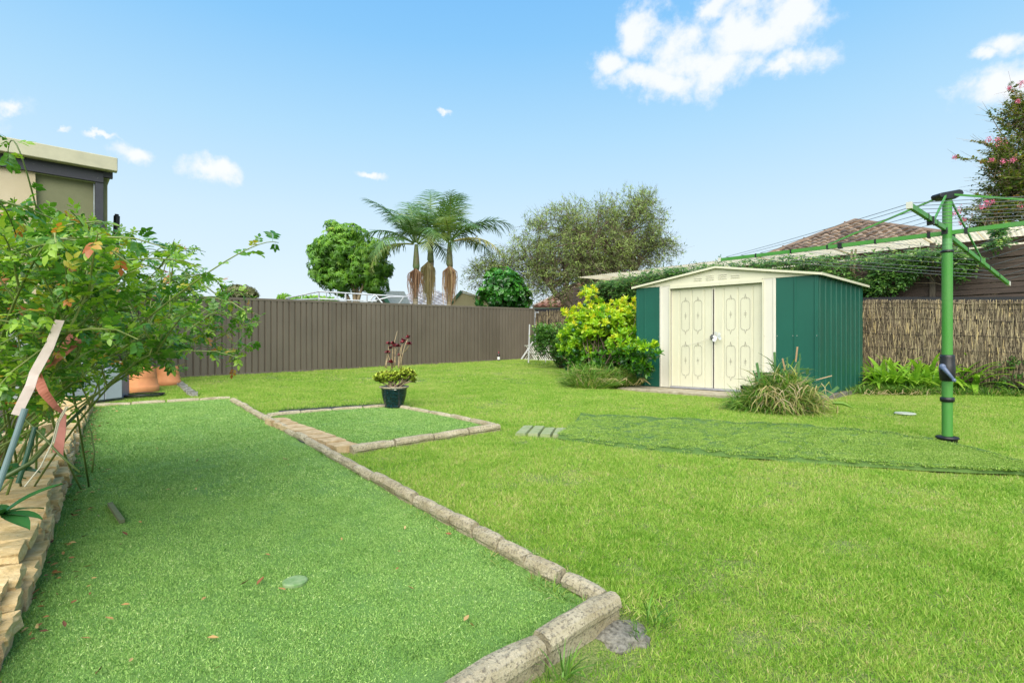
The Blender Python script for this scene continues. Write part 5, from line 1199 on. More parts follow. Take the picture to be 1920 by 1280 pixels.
for i in range(60):
    t0_ = R.uniform(2,11); z0 = R.uniform(1.5,1.95); pts = [RP(t0_+j*R.uniform(-.1,.22), z0-j*.11, -.5+R.uniform(-.03,.15)) for j in range(6)]; mb.tube(pts, .006, 4)
for t_ in (9.15, 9.22): mb.tube([RP(t_, .65, -.5), RP(t_+.05, 1.1, -.48), RP(t_-.02, 1.5, -.5), RP(t_+.03, 2.0, -.5)], [.035,.03,.03,.02], 7)
mb.build('stems', M_bark2, vn)
bag = Bag(); i = rng.choice(n_, 40); bag.add(SIMPLE, p[i]+np.array([RN.x,RN.y,0])*.1, unit(rvec(40, rng)), np.tile([RN.x,RN.y,.5],(40,1)), .05, np.full(40,.5)); bag.build('blossom', flat('cream blossom', (.75,.72,.45), .6), vn)

# ---- crepe myrtle on the right edge
M_myr = leafmat('myrtle leaves', [(0,(.03,.06,.014)),(.35,(.10,.17,.025)),(.6,(.20,.28,.035)),(.8,(.38,.28,.06)),(1,(.44,.18,.07))], .45, .3, .4)
my = thing('crepe_myrtle', 'crepe myrtle with reddish tips and pink flowers at the right', 'tree', tuple(at(2010,640,12.5)))
Ym = 12.5; E7 = [ell(1895,335,44,48,Ym,.6), ell(1862,402,40,24,Ym,.5), ell(1838,418,26,12,Ym,.35), ell(1960,300,60,90,Ym,1.0), ell(1905,365,42,36,Ym,.7), ell(1870,395,34,20,Ym,.5), ell(1925,215,32,36,Ym,.6), ell(1985,200,55,60,Ym,1), ell(1965,400,70,36,Ym,.9), ell(1885,290,28,30,Ym,.4), ell(2050,330,90,110,Ym,1.2)]
rng = np.random.default_rng(88); p, d = crown_points(E7, 6000, rng, .55, .25, 2.2, 4); bag = Bag(); tb = Bag()
ex = [at(1800+6*i, 296+.9*i+2*math.sin(i), Ym-.2) for i in range(18)] + [at(1830+5*i, 265+1.6*i, Ym) for i in range(10)] + [at(1856+4*i, 214+2.8*i, Ym) for i in range(12)] + [at(1897+2*i, 160+4*i, Ym) for i in range(12)] + [at(1835+4*i, 366+1.*i, Ym) for i in range(10)] + [at(1812+5*i, 392+1.0*i, Ym) for i in range(12)]
p = np.concatenate([p, np.array([tuple(x) for x in ex])]); d = np.concatenate([d, np.tile([-1,0,.1],(len(ex),1))])
td = unit(d*.7+np.array([0,0,.35])+rng.normal(0,.5,p.shape)); ct = np.clip(.36+rng.normal(0,.2,len(p))+.12*(d[:,2]>.3),0,1)
ne = len(ex); td[-ne:] = unit(np.tile([-.6,0,.25],(ne,1))+rng.normal(0,.25,(ne,3))); ct[-ne:] = rng.uniform(.25,.75,ne)
for k_ in range(9):
    L_ = np.full(len(p), .03); L_[-ne:] = .010
    q = p+td*(L_*k_)[:,None]; sd_ = unit(np.cross(td,[0,0,1.]))*(1 if k_%2 else -1); kk = slice(None)
    bag.add(leaf_t(.28,.04,.1), q, unit(td*.5+sd_+rng.normal(0,.25,p.shape)), rvec(len(p), rng)+np.array([0,0,1.2]), rng.uniform(.055,.085,len(p)), np.clip(ct+rng.normal(0,.1,len(p)),0,1))
bag.build('foliage', M_myr, my)
tb.add(TW, p-td*.2, td, rvec(len(p), rng), .6, np.zeros(len(p))); tb.build('twigs', M_bark2, my)
mb = MB(); fk = at(2010,470,Ym)
mb.tube([Vector((fk.x+.1,Ym,-.9)), fk], [.1,.07], 8)
for s_ in range(50):
    e = Vector(p[rng.integers(len(p))]); mb.tube(limb(fk, e, .08, 7), [.035*(1-.85*j/6) for j in range(7)], 5)
mb.build('trunk', M_bark2, my, smooth=True)
M_pink = tintmat('pink flowers', [(0,(.45,.04,.12)),(.5,(.70,.12,.26)),(1,(.85,.35,.45))], .7)
for (x, y, r_) in ((1873,264,9),(1854,261,5),(1789,295,4.5),(1882,303,6),(1860,299,4),(1915,157,6),(1853,382,5),(1842,388,5),(1796,394,7),(1790,400,5),(1914,387,5),(1803,418,4),(1850,378,3),(1806,412,4),(1862,378,3),(1900,300,5),(1908,190,4),(1893,165,3),(1930,240,6)):
    c = at(x, y, Ym-.55); n_ = 70; q = np.array(c)+rng.normal(0,.45*r_/F*Ym,(n_,3)); b2 = Bag(); b2.add(SIMPLE, q, rvec(n_, rng), rvec(n_, rng), rng.uniform(.02,.04,n_), rng.random(n_)); b2.build('flower_head', M_pink, my)

# ------------------------------------------------------------------ potted succulents on the small square
pc = G(739, 763, TZ+.01); pt = thing('potted_succulents', 'dark teal glazed pot of green jade and burgundy rosettes on the turf', 'potted plant', tuple(pc))
m = Mat('teal glaze'); n = m.noise(40, 4, .6); m.col(m.ramp(n, [(.45,(.004,.014,.018)),(.62,(.005,.032,.042)),(.82,(.04,.09,.10))])); m.set(.12,0,.7); M_teal = m.m
rr_ = .172; hh = .275
mb = MB(); mb.lathe(pc, [(0,.0),(.115,0),(.125,.006),(.128,.02),(.124,.03),(.140,.08),(.160,.15),(.168,.20),(.170,.245),(.178,.262),(.176,.262),(.158,.24),(.15,.2),(0,.2)], 40); mb.build('pot', M_teal, pt, smooth=True)
mb = MB(); mb.lathe(pc, [(.176,.258),(.197,.272),(.200,.280),(.192,.286),(.168,.284),(.160,.26)], 40); mb.build('rim', flat('clay rim', (.42,.36,.25), .5, c2=(.22,.18,.12), scale=20), pt, smooth=True)
mb = MB(); mb.lathe(pc, [(.165,.235),(.0,.25)], 24); mb.build('potting_soil', M_mulch, pt)
mb = MB(); a_ = pc+Vector((.055,-.178,.252)); mb.cbox(a_, .03, .012, .008); mb.build('paper_tag', M_cap, pt)
M_jade = tintmat('jade leaves', [(0,(.10,.20,.02)),(.4,(.30,.46,.035)),(.8,(.52,.64,.06)),(1,(.62,.64,.12))], .35); M_bur = tintmat('burgundy leaves', [(0,(.09,.008,.012)),(.5,(.24,.02,.03)),(1,(.42,.07,.06))], .35); M_stem = flat('tan stem', (.42,.33,.20), .8, c2=(.25,.17,.10), scale=20)
rng = np.random.default_rng(5); jc = pc+Vector((0,0,.27)); bag = Bag(); st = MB()
E8 = [((-.12,0,.13),(.16,.14,.075)),((.13,0,.15),(.17,.14,.085)),((.0,-.03,.13),(.12,.12,.06)),((.17,0,.18),(.10,.1,.07)),((-.2,0,.11),(.08,.08,.06)),((.24,0,.09),(.05,.06,.03))]
ee = [(np.array(jc)+np.array(c_), np.array(r_)) for c_, r_ in E8]; p, d = crown_points(ee, 330, rng, .38)
FAT = ([(0,0,0),(.3,.45,.12),(0,.5,.22),(-.3,.45,.12),(.24,.85,.05),(0,.95,.1),(-.24,.85,.05),(0,1.02,0)], [(0,1,2,3),(1,4,5,2),(2,5,6,3),(0,3,6,1)])
for k_ in range(11):
    an = 2.4*k_; el_ = .2+.09*k_; f_ = np.stack([np.full(len(p),math.cos(an)*math.cos(el_)),np.full(len(p),math.sin(an)*math.cos(el_)),np.full(len(p),math.sin(el_))],1)+d*.35
    bag.add(FAT, p, unit(f_), np.tile([0,0,1.],(len(p),1))+rng.normal(0,.2,p.shape), rng.uniform(.030,.046,len(p)), np.clip(.62+.3*d[:,2]+rng.normal(0,.18,len(p)),0,1))
bag.build('jade_leaves', M_jade, pt, smooth=True)
for s_ in range(16): st.tube(limb(pc+Vector((R.uniform(-.09,.09),R.uniform(-.07,.05),.25)), Vector(p[rng.integers(len(p))]), .1, 5), [.011,.010,.008,.007,.005], 6)
st.build('jade_stems', M_bark2, pt, smooth=True)
ROS = [(729,645,722,689),(732,653,725,690),(727,662,735,690),(741,650,740,688),(746,650,739,688),(755,643,748,690),(765,634,752,690),(757,639,747,690),(767,646,758,660),(733,680,735,694),(750,667,748,690),(737,646,736,690)]
st = MB()
for i, (x, y, bx, by) in enumerate(ROS):
    e = at(x, y, pc.y-.02+.05*math.sin(i*2)); b_ = at(bx, by, pc.y); st.tube(limb(b_, e, .06, 5), [.009,.008,.007,.006,.005], 6)
    n_ = 26; dd = unit(np.stack([rng.normal(0,1,n_), rng.normal(0,1,n_), np.abs(rng.normal(.3,.4,n_))],1)); b2 = Bag(); b2.add(FAT, np.tile(np.array(e),(n_,1)), dd, np.tile([0,0,1.],(n_,1)), rng.uniform(.038,.056,n_), rng.random(n_)*.9); b2.build('rosette', M_bur, pt)
a_, b_ = at(734,690,pc.y), at(745,620,pc.y); st.tube([a_, at(736,655,pc.y), b_], [.009,.006,.002], 6); st.build('tall_stems', M_stem, pt, smooth=True)
# ------------------------------------------------------------------ rose bush in the left foreground
RS = [(0,(.018,.07,.012)),(.3,(.055,.175,.018)),(.55,(.14,.31,.026)),(.75,(.30,.47,.038)),(.88,(.46,.46,.05)),(.95,(.52,.22,.05)),(1,(.40,.12,.04))]
M_rose = leafmat('rose leaves', RS, .34, .38, .45, .55)
M_cane = tintmat('rose canes', [(0,(.035,.055,.012)),(.5,(.11,.17,.03)),(1,(.26,.30,.09))], .5, 8, .3)
rbush = thing('rose_bush', 'large sprawling climbing rose with arching canes over the retaining wall', 'rose bush', (-2.4, 2.7, -1.0))
rng = np.random.default_rng(101); rq = random.Random(101)
def cane_path(base, mid, tip, n=22):
    """quadratic arc through base - mid - tip"""
    c = mid*2 - (base+tip)*.5; out = []
    for i in range(n):
        t = i/(n-1); out.append(base*(1-t)**2 + c*2*t*(1-t) + tip*t*t)
    return out
B0 = Vector((-3.1, 2.95, -.95))
def upper(px): return float(np.interp(px, [-300, 0, 82, 90, 190, 215, 270, 300, 380, 400, 530], [330, 368, 388, 392, 415, 432, 440, 452, 468, 500, 540]))
def allowed(p, m_=0):
    px = 960+p.x/p.y*F; py = 640-p.z/p.y*F
    return p.y > 1.2 and px < 530 and py > upper(px)-m_ and py < np.interp(px, [-200, 0, 110, 200, 300, 460, 530], [900, 850, 785, 712, 700, 706, 560])
CANES = []   # (px,py,Y) mid, tip, radius
spec = [((285,590,2.3),(522,455,2.4)),((180,330,2.7),(70,318,2.6)),((60,300,2.4),(20,300,2.2)),((150,480,2.6),(262,430,2.6)),((120,420,2.4),(200,468,2.3)),
        ((250,560,2.5),(420,560,2.7)),((280,600,2.6),(455,592,2.8)),((220,640,2.4),(390,640,2.6)),((300,660,2.7),(440,688,2.9)),((160,700,2.2),(300,640,2.2)),
        ((60,480,2.0),(160,400,2.0)),((20,420,2.2),(60,380,2.1)),((-40,400,2.0),(10,350,1.9)),((200,520,3.0),(330,500,3.3)),((120,560,2.0),(240,520,1.9)),
        ((90,640,1.9),(210,600,1.8)),((180,600,3.2),(380,520,3.4)),((30,560,1.8),(130,500,1.7)),((-60,500,1.9),(30,440,1.8)),((260,540,2.1),(360,470,2.1)),
        ((140,760,2.3),(250,690,2.4)),((40,700,1.9),(110,640,1.8)),((200,460,2.9),(300,440,3.1)),((330,620,2.9),(460,620,3.0)),((-80,600,2.2),(-20,520,2.1)),
        ((100,500,3.3),(180,430,3.4)),((0,620,2.8),(60,520,2.9)),((230,700,2.1),(330,700,2.1)),((150,400,3.0),(110,390,3.1)),((280,480,2.6),(400,500,2.6)),((90,740,2.0),(170,715,2.0)),((-150,520,2.4),(-100,420,2.3))]
spec.insert(1, ((75,420,2.3),(14,296,2.3)))
for i, (md, tp_) in enumerate(spec):
    if i > 1:
        md = (md[0], md[1], md[2]+max(0, md[0]-100)*.0022); tp_ = (tp_[0], tp_[1], tp_[2]+max(0, tp_[0]-100)*.0022)
    b = B0 + Vector((rq.uniform(-.3,.35), rq.uniform(-.5,.5), 0)); cp = cane_path(b, at(*md), at(*tp_))
    if i > 1:
        while len(cp) > 8 and not all(640-q.z/q.y*F > upper(960+q.x/q.y*F)-6 for q in cp): cp.pop()
        if len(cp) < 10: continue
    CANES.append((cp, .0065 if i > 1 else .006))
def compound(v):
    """a rose leaf: five or seven leaflets on a stalk, about one unit long"""
    bag = Bag(); r_ = np.random.default_rng(v); n = 2 if v%3 else 3; ti = [.30,.42,.50,.38,.62,.72,.86,.97][v%8]
    P = []; Fw = []; S = []
    for k_ in range(n):
        y = .28+.5*k_/n
        for sg in (-1, 1): P.append((0,y,-.03*y)); Fw.append((sg*.85,.55,-.05+r_.normal(0,.15))); S.append(.40+.06*k_)
    P.append((0,.72,-.03)); Fw.append((r_.normal(0,.08),1,-.12)); S.append(.50)
    bag.add(leaf_t(.29,.05,.12), P, Fw, np.tile([0,0,1.],(len(P),1))+r_.normal(0,.22,(len(P),3)), S, np.clip(r_.normal(ti,.04,len(P)),0,1))
    V = list(np.concatenate(bag.V)); Fc = [tuple(f) for f in np.concatenate(bag.F)]; T = list(np.concatenate(bag.T))
    b = len(V); w = .008
    V += [np.array(x) for x in ((-w,0,0),(w,0,0),(w*.6,.75,-.025),(-w*.6,.75,-.025))]; Fc.append((b,b+1,b+2,b+3)); T += [ti]*4
    return np.array(V), np.array(Fc), np.array(T)
COMP = [compound(v) for v in range(8)]
def comp_mesh(v):
    V, Fc, T = COMP[v]; return npmesh('leaf', V, Fc, 4, T, M_rose, True)
COMPM = [comp_mesh(v) for v in range(8)]
sites = []   # (pos, fwd, up, scale, variant)
def put_leaves(path, step, size, start=.0, young=.12, spread=1.0):
    L = 0; side = 1
    for i in range(1, len(path)):
        a, b = path[i-1], path[i]; seg = (b-a).length; d = (b-a).normalized(); L += seg; fr = i/(len(path)-1)
        n = max(1, int(seg/step)) if rq.random() < seg/step or seg > step else 0
        for k_ in range(n):
            if fr < start: continue
            ang = rq.uniform(0, 6.28); o1 = d.orthogonal().normalized(); o2 = d.cross(o1); out = o1*math.cos(ang)+o2*math.sin(ang)
            f_ = (out*1.0*spread + d*.55 + Vector((0,0,.05))).normalized(); up = (Vector((0,0,1)) + Vector((rq.gauss(0,.3),rq.gauss(0,.3),0))).normalized()
            x = rq.random(); v = rq.choice((0,1,2,3)) if x < .52 else (rq.choice((4,5)) if x < .965 else rq.choice((6,7)))
            if fr > .85 and rq.random() < young: v = rq.choice((6,7))
            sites.append((a.lerp(b, rq.random()), f_, up, size*rq.uniform(.5,1.15), v))
free = []
for ci, (path, r0) in enumerate(CANES):
    mb = MB(); n = len(path); mb.tube(path, [r0*(1-.75*j/(n-1)) for j in range(n)], 6, tint=rq.uniform(.3,.9)); mb.build('cane', M_cane, rbush, smooth=True)
    put_leaves(path, .045 if ci < 2 else .038, .085 if ci < 2 else .070, .45 if ci < 2 else .38)
    if ci < 2:
        free += sites; sites = []; continue
    sh = MB()
    for s_ in range(14):
        i0 = rq.randrange(int(n*.35), n-1); p0 = path[i0]; d = (path[i0+1]-path[i0-1]).normalized()
        dr = (d*.5 + Vector((rq.gauss(0,.6), rq.gauss(0,.6), rq.gauss(.25,.45)))).normalized(); L = rq.uniform(.14,.42); tip = p0+dr*L
        if not allowed(tip, 12): continue
        sp_ = [p0, p0+dr*L*.35+Vector((0,0,.02)), p0+dr*L*.7+Vector((0,0,.025)), tip]; sh.tube(sp_, [.0045,.0035,.0028,.0016], 5, tint=rq.uniform(.4,1)); put_leaves(sp_, .024, .068, 0, .08)
    tag(sh.build('side_shoots', M_cane, rbush), kind='stuff')
# a deeper filling layer of leaves at the left
OUT = [(-150,330),(0,375),(60,395),(130,408),(200,440),(285,440),(345,475),(400,520),(440,560),(455,600),(440,640),(400,670),(330,678),(250,682),(165,700),(60,765),(-150,800)]
for i in range(4300):
    px = rq.uniform(-150, 460); py = rq.uniform(330, 800)
    if not in_poly(np.array([px]), np.array([py]), OUT)[0]: continue
    if mnoise.noise(Vector((px*.012, py*.014, 4))) < -.16+max(0, px-150)*.0010: continue
    Y = rq.uniform(2.2, 3.3)+max(0, px)*.0022; x = rq.random(); v = rq.choice((0,1,2,3)) if x < .55 else (rq.choice((4,5)) if x < .975 else rq.choice((6,7)))
    sites.append((at(px, py, Y), Vector((rq.gauss(.3,1), rq.gauss(-.1,.8), rq.gauss(.05,.3))).normalized(), Vector((rq.gauss(0,.3), rq.gauss(0,.3)-.05, 1)).normalized(), rq.uniform(.045,.078)*(1+max(0, px)*.0006), v))
for i in range(420):
    px = rq.uniform(-140, 190); py = rq.uniform(430, 800); Y = rq.uniform(2.9, 3.9)
    sites.append((at(px, py, Y), Vector((rq.gauss(0,1), rq.gauss(0,.5)-.3, rq.gauss(0,.6))).normalized(), Vector((rq.gauss(0,.5), rq.gauss(0,.5)-.4, 1)).normalized(), rq.uniform(.08,.12), rq.choice((0,0,1,2,3,3,4))))  # back leaves weighted to dark tints, shade inside the bush put into colour
filt = []
for s_ in sites:
    if not allowed(s_[0]): continue
    filt.append(s_)
sites = filt + [s_ for s_ in free if s_[0].y > 1.2]
def leaf_mx(s_):
    p, f_, up, sc_, v = s_; f_ = Vector(f_).normalized(); sd_ = f_.cross(up); sd_ = sd_.normalized() if sd_.length > .01 else f_.orthogonal().normalized(); u = sd_.cross(f_)
    m = Matrix((sd_, f_, u)).transposed().to_4x4(); return Matrix.Translation(p) @ m @ Matrix.Scale(sc_, 4)
order = sorted(range(len(sites)), key=lambda i: sites[i][0].y/sites[i][3]); near = [i for i in order if -10 < 960+sites[i][0].x/sites[i][0].y*F][:300]; ns_ = set(near)
for i in near:
    o = bpy.data.objects.new('leaf', COMPM[sites[i][4]]); C.objects.link(o); o.parent = rbush; o.matrix_parent_inverse = parent_matrix(rbush).inverted(); o.matrix_basis = leaf_mx(sites[i])
Vs, Fs, Ts, off = [], [], [], 0
for i, s_ in enumerate(sites):
    if i in ns_: continue
    V, Fc, T = COMP[s_[4]]; mx = np.array(leaf_mx(s_)); Vs.append(V@mx[:3,:3].T+mx[:3,3]); Fs.append(Fc+off); Ts.append(T); off += len(V)
tag(link('foliage', npmesh('foliage', np.concatenate(Vs), np.concatenate(Fs), 4, np.concatenate(Ts), M_rose, True), rbush), kind='stuff')
# tangle of thin old canes low in the bush
mb = MB()
for i in range(50):
    b = B0+Vector((rq.uniform(-.9,.3), rq.uniform(-.7,.9), rq.uniform(-.05,.15))); e = b+Vector((rq.uniform(-.5,.7), rq.uniform(-.5,.5), rq.uniform(.25,1.0)))
    if not allowed(e, 0) or 960+e.x/e.y*F > 120: continue
    mb.tube(limb(b, e, .15, 7, rq), [.006*(1-.6*j/6) for j in range(7)], 5, tint=rq.uniform(0,.8))
mb.tube([at(-10,905,1.75), at(60,866,1.85), at(120,800,2.0), at(160,762,2.2)], [.008,.007,.006,.005], 7, tint=.12)
mb.tube([at(30,770,1.9), at(75,812,1.9), at(110,850,1.9), at(150,885,1.9)], .004, 5, tint=.25)
tag(mb.build('old_canes', M_cane, rbush, smooth=True), kind='stuff')

# ribbons, stakes, string
def ribbon(name, pts, w, m, label, cat='ribbon', tw=.0):
    mb = MB(); P = [at(*p) for p in pts]; Q = []
    for i in range(len(P)-1):
        for k_ in range(6): Q.append(P[i].lerp(P[i+1], k_/6))
    Q.append(P[-1]); n = len(Q)
    for i, q in enumerate(Q):
        d = (Q[min(i+1,n-1)]-Q[max(i-1,0)]).normalized(); s = d.cross(Vector((0,-1,0))).normalized(); a = tw*i/n; s = s*math.cos(a)+s.cross(d)*math.sin(a)
        ww = w[0]+(w[1]-w[0])*i/(n-1) if isinstance(w, tuple) else w
        mb.v += [tuple(q-s*ww/2), tuple(q+s*ww/2)]; mb.t += [.5,.5]
    for i in range(n-1): mb.f.append((2*i, 2*i+1, 2*i+3, 2*i+2))
    o = mb.build(name, m); so = o.modifiers.new('solid', 'SOLIDIFY'); so.thickness = .0015
    return tag(o, label, cat)
M_wht = flat('off white ribbon', (.56,.48,.43), .6, c2=(.45,.35,.31), scale=12); M_sal = flat('salmon ribbon', (.46,.15,.09), .6, c2=(.36,.10,.06), scale=8); M_pnk = flat('pink ribbon', (.62,.27,.24), .55, c2=(.52,.2,.18), scale=8)
ribbon('ribbon', [(112,600,1.75),(92,650,1.72),(64,700,1.7),(56,725,1.68),(30,778,1.66)], (.032,.026), M_wht, 'off white ribbon streaming down the front of the rose bush', tw=.5)
ribbon('ribbon', [(150,625,1.9),(105,668,1.86),(76,692,1.84)], (.06,.02), M_sal, 'short salmon ribbon tangled high in the rose canes', tw=.4)
ribbon('ribbon', [(66,698,1.8),(82,735,1.8),(104,762,1.82),(121,775,1.85)], (.035,.012), M_sal, 'twisted salmon ribbon hanging to the knot above the wall', tw=1.8)
ribbon('ribbon', [(121,775,1.86),(117,800,1.9),(108,850,1.95)], (.016,.038), M_pnk, 'pink ribbon end resting on the sandstone wall', tw=.25)
mb = MB(); mb.tube([at(47,766,1.62), at(24,835,1.6), at(-6,920,1.58)], .0085, 12); tag(mb.build('garden_stake', flat('blue grey stake', (.17,.25,.26), .5)), 'blue grey round stake leaning at the left under the white ribbon', 'stake')
mb = MB(); mb.tube([at(66,800,1.9), at(52,850,1.88), at(34,905,1.86)], .008, 10); tag(mb.build('garden_stake', flat('dark green stake', (.02,.07,.04), .4)), 'dark green stake behind the blue grey one in the rose bed', 'stake')
mb = MB(); P = [at(124,762,1.8), at(108,790,1.8), at(98,830,1.8), at(76,875,1.78), at(46,912,1.75)]; mb.tube(P, .0022, 5); mb.tube([p+Vector((.006,0,0)) for p in P[:3]], .002, 5); tag(mb.build('string', flat('cream cord', (.5,.47,.36), .8)), 'cream cord hanging from the ribbon knot down to the wall', 'string')
mb = MB(); c = G(92, 948, TZ+.02); mb.tube([c+Vector((x,y,z)) for x,y,z in ((0,-.04,0),(.0,.04,.03),(.03,.0,.02),(.01,-.05,.01),(.05,.03,.03),(.08,.0,.0),(.10,-.05,0))], .003, 5); tag(mb.build('string', flat('white cord', (.75,.76,.78), .6)), 'scrap of white cord on the ground at the foot of the wall', 'string')
# broad leaved plants in the bed
def rosette_plant(px, py, Y, n, L, w, label, m, tilt, seed):
    c = at(px, py, Y); root = thing('broad_leaf_plant', label, 'plant', tuple(c)); r_ = random.Random(seed); mb = MB(); nn = 6
    for i in range(nn+1):
        t_ = i/nn; ww = w*math.sin(math.pi*(.06+.92*t_))**.8
        for s_ in (-1,0,1): mb.v.append((s_*ww, t_, -.35*t_*t_+(.04 if s_ else 0))); mb.t.append(.35+.25*t_+(.12 if s_ == 0 else 0))
    for i in range(nn):
        for j in range(2): q = 3*i+j; mb.f.append((q, q+1, q+4, q+3))
    me = mb.mesh(m, True, 'leaf')
    for i in range(n):
        o = bpy.data.objects.new('leaf', me); C.objects.link(o); o.parent = root; s_ = L*r_.uniform(.7,1.1); o.scale = (s_,)*3; o.rotation_euler = (r_.uniform(.1,tilt), r_.uniform(-.3,.3), 6.28*i/n+r_.uniform(-.3,.3))
M_broad = leafmat('broad leaves', [(0,(.01,.04,.015)),(.4,(.02,.10,.03)),(.7,(.05,.18,.05)),(1,(.15,.3,.1))], .25, .2, .3, .6)
rosette_plant(6, 965, 2.2, 9, .19, .17, 'dark green plant with pointed leaves spilling over the near wall blocks', M_broad, .9, 4)
rosette_plant(24, 882, 2.6, 11, .10, .42, 'low plant with rounded dark leaves behind the wall blocks', M_broad, .7, 9)
rosette_plant(-20, 900, 2.4, 10, .13, .3, 'dark rounded leaf plant at the far left of the rose bed', M_broad, .9, 12)
# fallen leaves
M_dead = tintmat('fallen leaves', [(0,(.10,.035,.015)),(.4,(.26,.10,.035)),(.75,(.42,.24,.08)),(1,(.50,.40,.18))], .7)
rng = np.random.default_rng(3); pts = []
for i in range(280):
    d = rng.uniform(0, tot-.2); p, t_ = along(WL, d); n_ = Vector((-t_.y, t_.x, 0)); q = p - n_*abs(rng.normal(.0,.11)) - n_*.03
    if mnoise.noise(Vector((q.x*3,q.y*3,0))) > -.15: pts.append((q.x, q.y, gz(q.x,q.y)+TZ+.022))
for i in range(40):
    q = G(rng.uniform(120, 1000), rng.uniform(790, 1270), 0)
    pts.append((q.x, q.y, gz(q.x,q.y)+TZ+.02))
pts = np.array(pts); ok = in_poly(pts[:,0], pts[:,1], [(p.x,p.y) for p in big]) | (np.arange(len(pts)) < 150); pts = pts[ok]
bag = Bag(); f_ = rng.normal(0,1,(len(pts),3)); f_[:,2] *= .15; bag.add(leaf_t(.2,.10,-.12), pts, f_, np.tile([0,0,1.],(len(pts),1))+rng.normal(0,.35,(len(pts),3)), rng.uniform(.018,.045,len(pts)), rng.random(len(pts)))
tag(bag.build('fallen_leaves', M_dead), kind='stuff', label='brown fallen leaves scattered along the wall and over the turf')

# ------------------------------------------------------------------ grass: tufts set on scattered points
def gn_scatter(name, pts, scl, coll, m=None, tilt=None):
    me = bpy.data.meshes.new(name); me.vertices.add(len(pts)); me.vertices.foreach_set('co', np.asarray(pts, np.float32).ravel())
    a = me.attributes.new('scl', 'FLOAT', 'POINT'); a.data.foreach_set('value', np.asarray(scl, np.float32))
    a = me.attributes.new('rotz', 'FLOAT', 'POINT'); a.data.foreach_set('value', NR.uniform(0, 6.283, len(pts)).astype(np.float32)); me.update()
    o = bpy.data.objects.new(name, me); C.objects.link(o)
    g = bpy.data.node_groups.new(name, 'GeometryNodeTree'); g.interface.new_socket('Geometry', in_out='INPUT', socket_type='NodeSocketGeometry'); g.interface.new_socket('Geometry', in_out='OUTPUT', socket_type='NodeSocketGeometry')
    N_, L_ = g.nodes, g.links; gi = N_.new('NodeGroupInput'); go = N_.new('NodeGroupOutput'); ip = N_.new('GeometryNodeInstanceOnPoints'); ci = N_.new('GeometryNodeCollectionInfo')
    ci.inputs[0].default_value = coll; ci.inputs[1].default_value = True; ci.inputs[2].default_value = True
    ip.inputs['Pick Instance'].default_value = True; L_.new(gi.outputs[0], ip.inputs['Points']); L_.new(ci.outputs[0], ip.inputs['Instance'])
    for nm, idx in (('scl', 'Scale'), ('rotz', 'Rotation')):
        na = N_.new('GeometryNodeInputNamedAttribute'); na.data_type = 'FLOAT'; na.inputs[0].default_value = nm
        if nm == 'rotz': cx = N_.new('ShaderNodeCombineXYZ'); L_.new(na.outputs[0], cx.inputs[2]); L_.new(cx.outputs[0], ip.inputs[idx])
        else: L_.new(na.outputs[0], ip.inputs[idx])
    L_.new(ip.outputs[0], go.inputs[0]); md = o.modifiers.new('scatter', 'NODES'); md.node_group = g
    return tag(o, kind='stuff')
def tuft_coll(name, n_var, n_blades, rad, h, w, m, lean, seed, tstd=.2):
    cl = bpy.data.collections.new(name); r_ = np.random.default_rng(seed)
    for v in range(n_var):
        n = n_blades; a = r_.uniform(0,6.283,n); rr = rad*np.sqrt(r_.random(n)); base = np.stack([rr*np.cos(a), rr*np.sin(a), np.full(n,-.004)],1)
        f_ = unit(np.stack([r_.normal(0,lean,n), r_.normal(0,lean,n), np.ones(n)],1)); bag = Bag()
        T = blade_t(.5, .45, 2); tv = np.array(T[0]); L = h*r_.uniform(.45,1.15,n)
        fw = unit(f_); up = unit(r_.normal(0,1,(n,3))); sd_ = unit(np.cross(fw, up)); u2 = np.cross(sd_, fw)
        ww = w*r_.uniform(.7,1.2,n); V = base[:,None,:] + sd_[:,None,:]*(tv[None,:,0:1]*2*ww[:,None,None]*.5) + fw[:,None,:]*(tv[None,:,1:2]*L[:,None,None]) + u2[:,None,:]*(tv[None,:,2:3]*L[:,None,None])
        Fi = np.array(T[1])[None]+(np.arange(n)*len(tv))[:,None,None]; tint = np.repeat(np.clip(r_.normal(.5,tstd,n),0,1), len(tv))
        o = bpy.data.objects.new(name+'_tuft', npmesh(name, V.reshape(-1,3), Fi.reshape(-1,4), 4, tint, m)); cl.objects.link(o)
    return cl
# lawn blades: fresh green to straw, patches by place
m = Mat('lawn blades'); t = m.attr(); big_n = m.noise(.55, 3, .6); mid_n = m.noise(2.6, 4, .6); fin = m.noise(11, 3, .6)
dryf = m.math('ADD', m.math('MULTIPLY', m.math('SUBTRACT', big_n, .5), 1.1), m.math('ADD', m.math('MULTIPLY', m.math('SUBTRACT', mid_n, .5), 1.0), m.math('MULTIPLY', m.math('SUBTRACT', fin, .5), .7)))
t = m.math('ADD', t, m.math('MULTIPLY', m.math('SUBTRACT', m.rnd(), .5), .28)); tt_ = m.math('ADD', t, m.math('MULTIPLY', dryf, .52))
c = m.ramp(tt_, LAWN_RAMP := [(.0,(.11,.25,.020)),(.25,(.20,.40,.035)),(.45,(.31,.50,.065)),(.62,(.42,.57,.11)),(.80,(.54,.55,.18)),(1,(.62,.52,.27))]); m.col(c); m.set(.5, 0, .3)
tr = m.n('ShaderNodeBsdfTranslucent'); m.l(m.mix(1.0, c, (1.1,1.15,.6), 'MULTIPLY'), tr.inputs[0]); ms = m.n('ShaderNodeMixShader'); ms.inputs[0].default_value = .35
m.l(m.p.outputs[0], ms.inputs[1]); m.l(tr.outputs[0], ms.inputs[2]); m.l(ms.outputs[0], m.out.inputs[0]); M_lawn = m.m
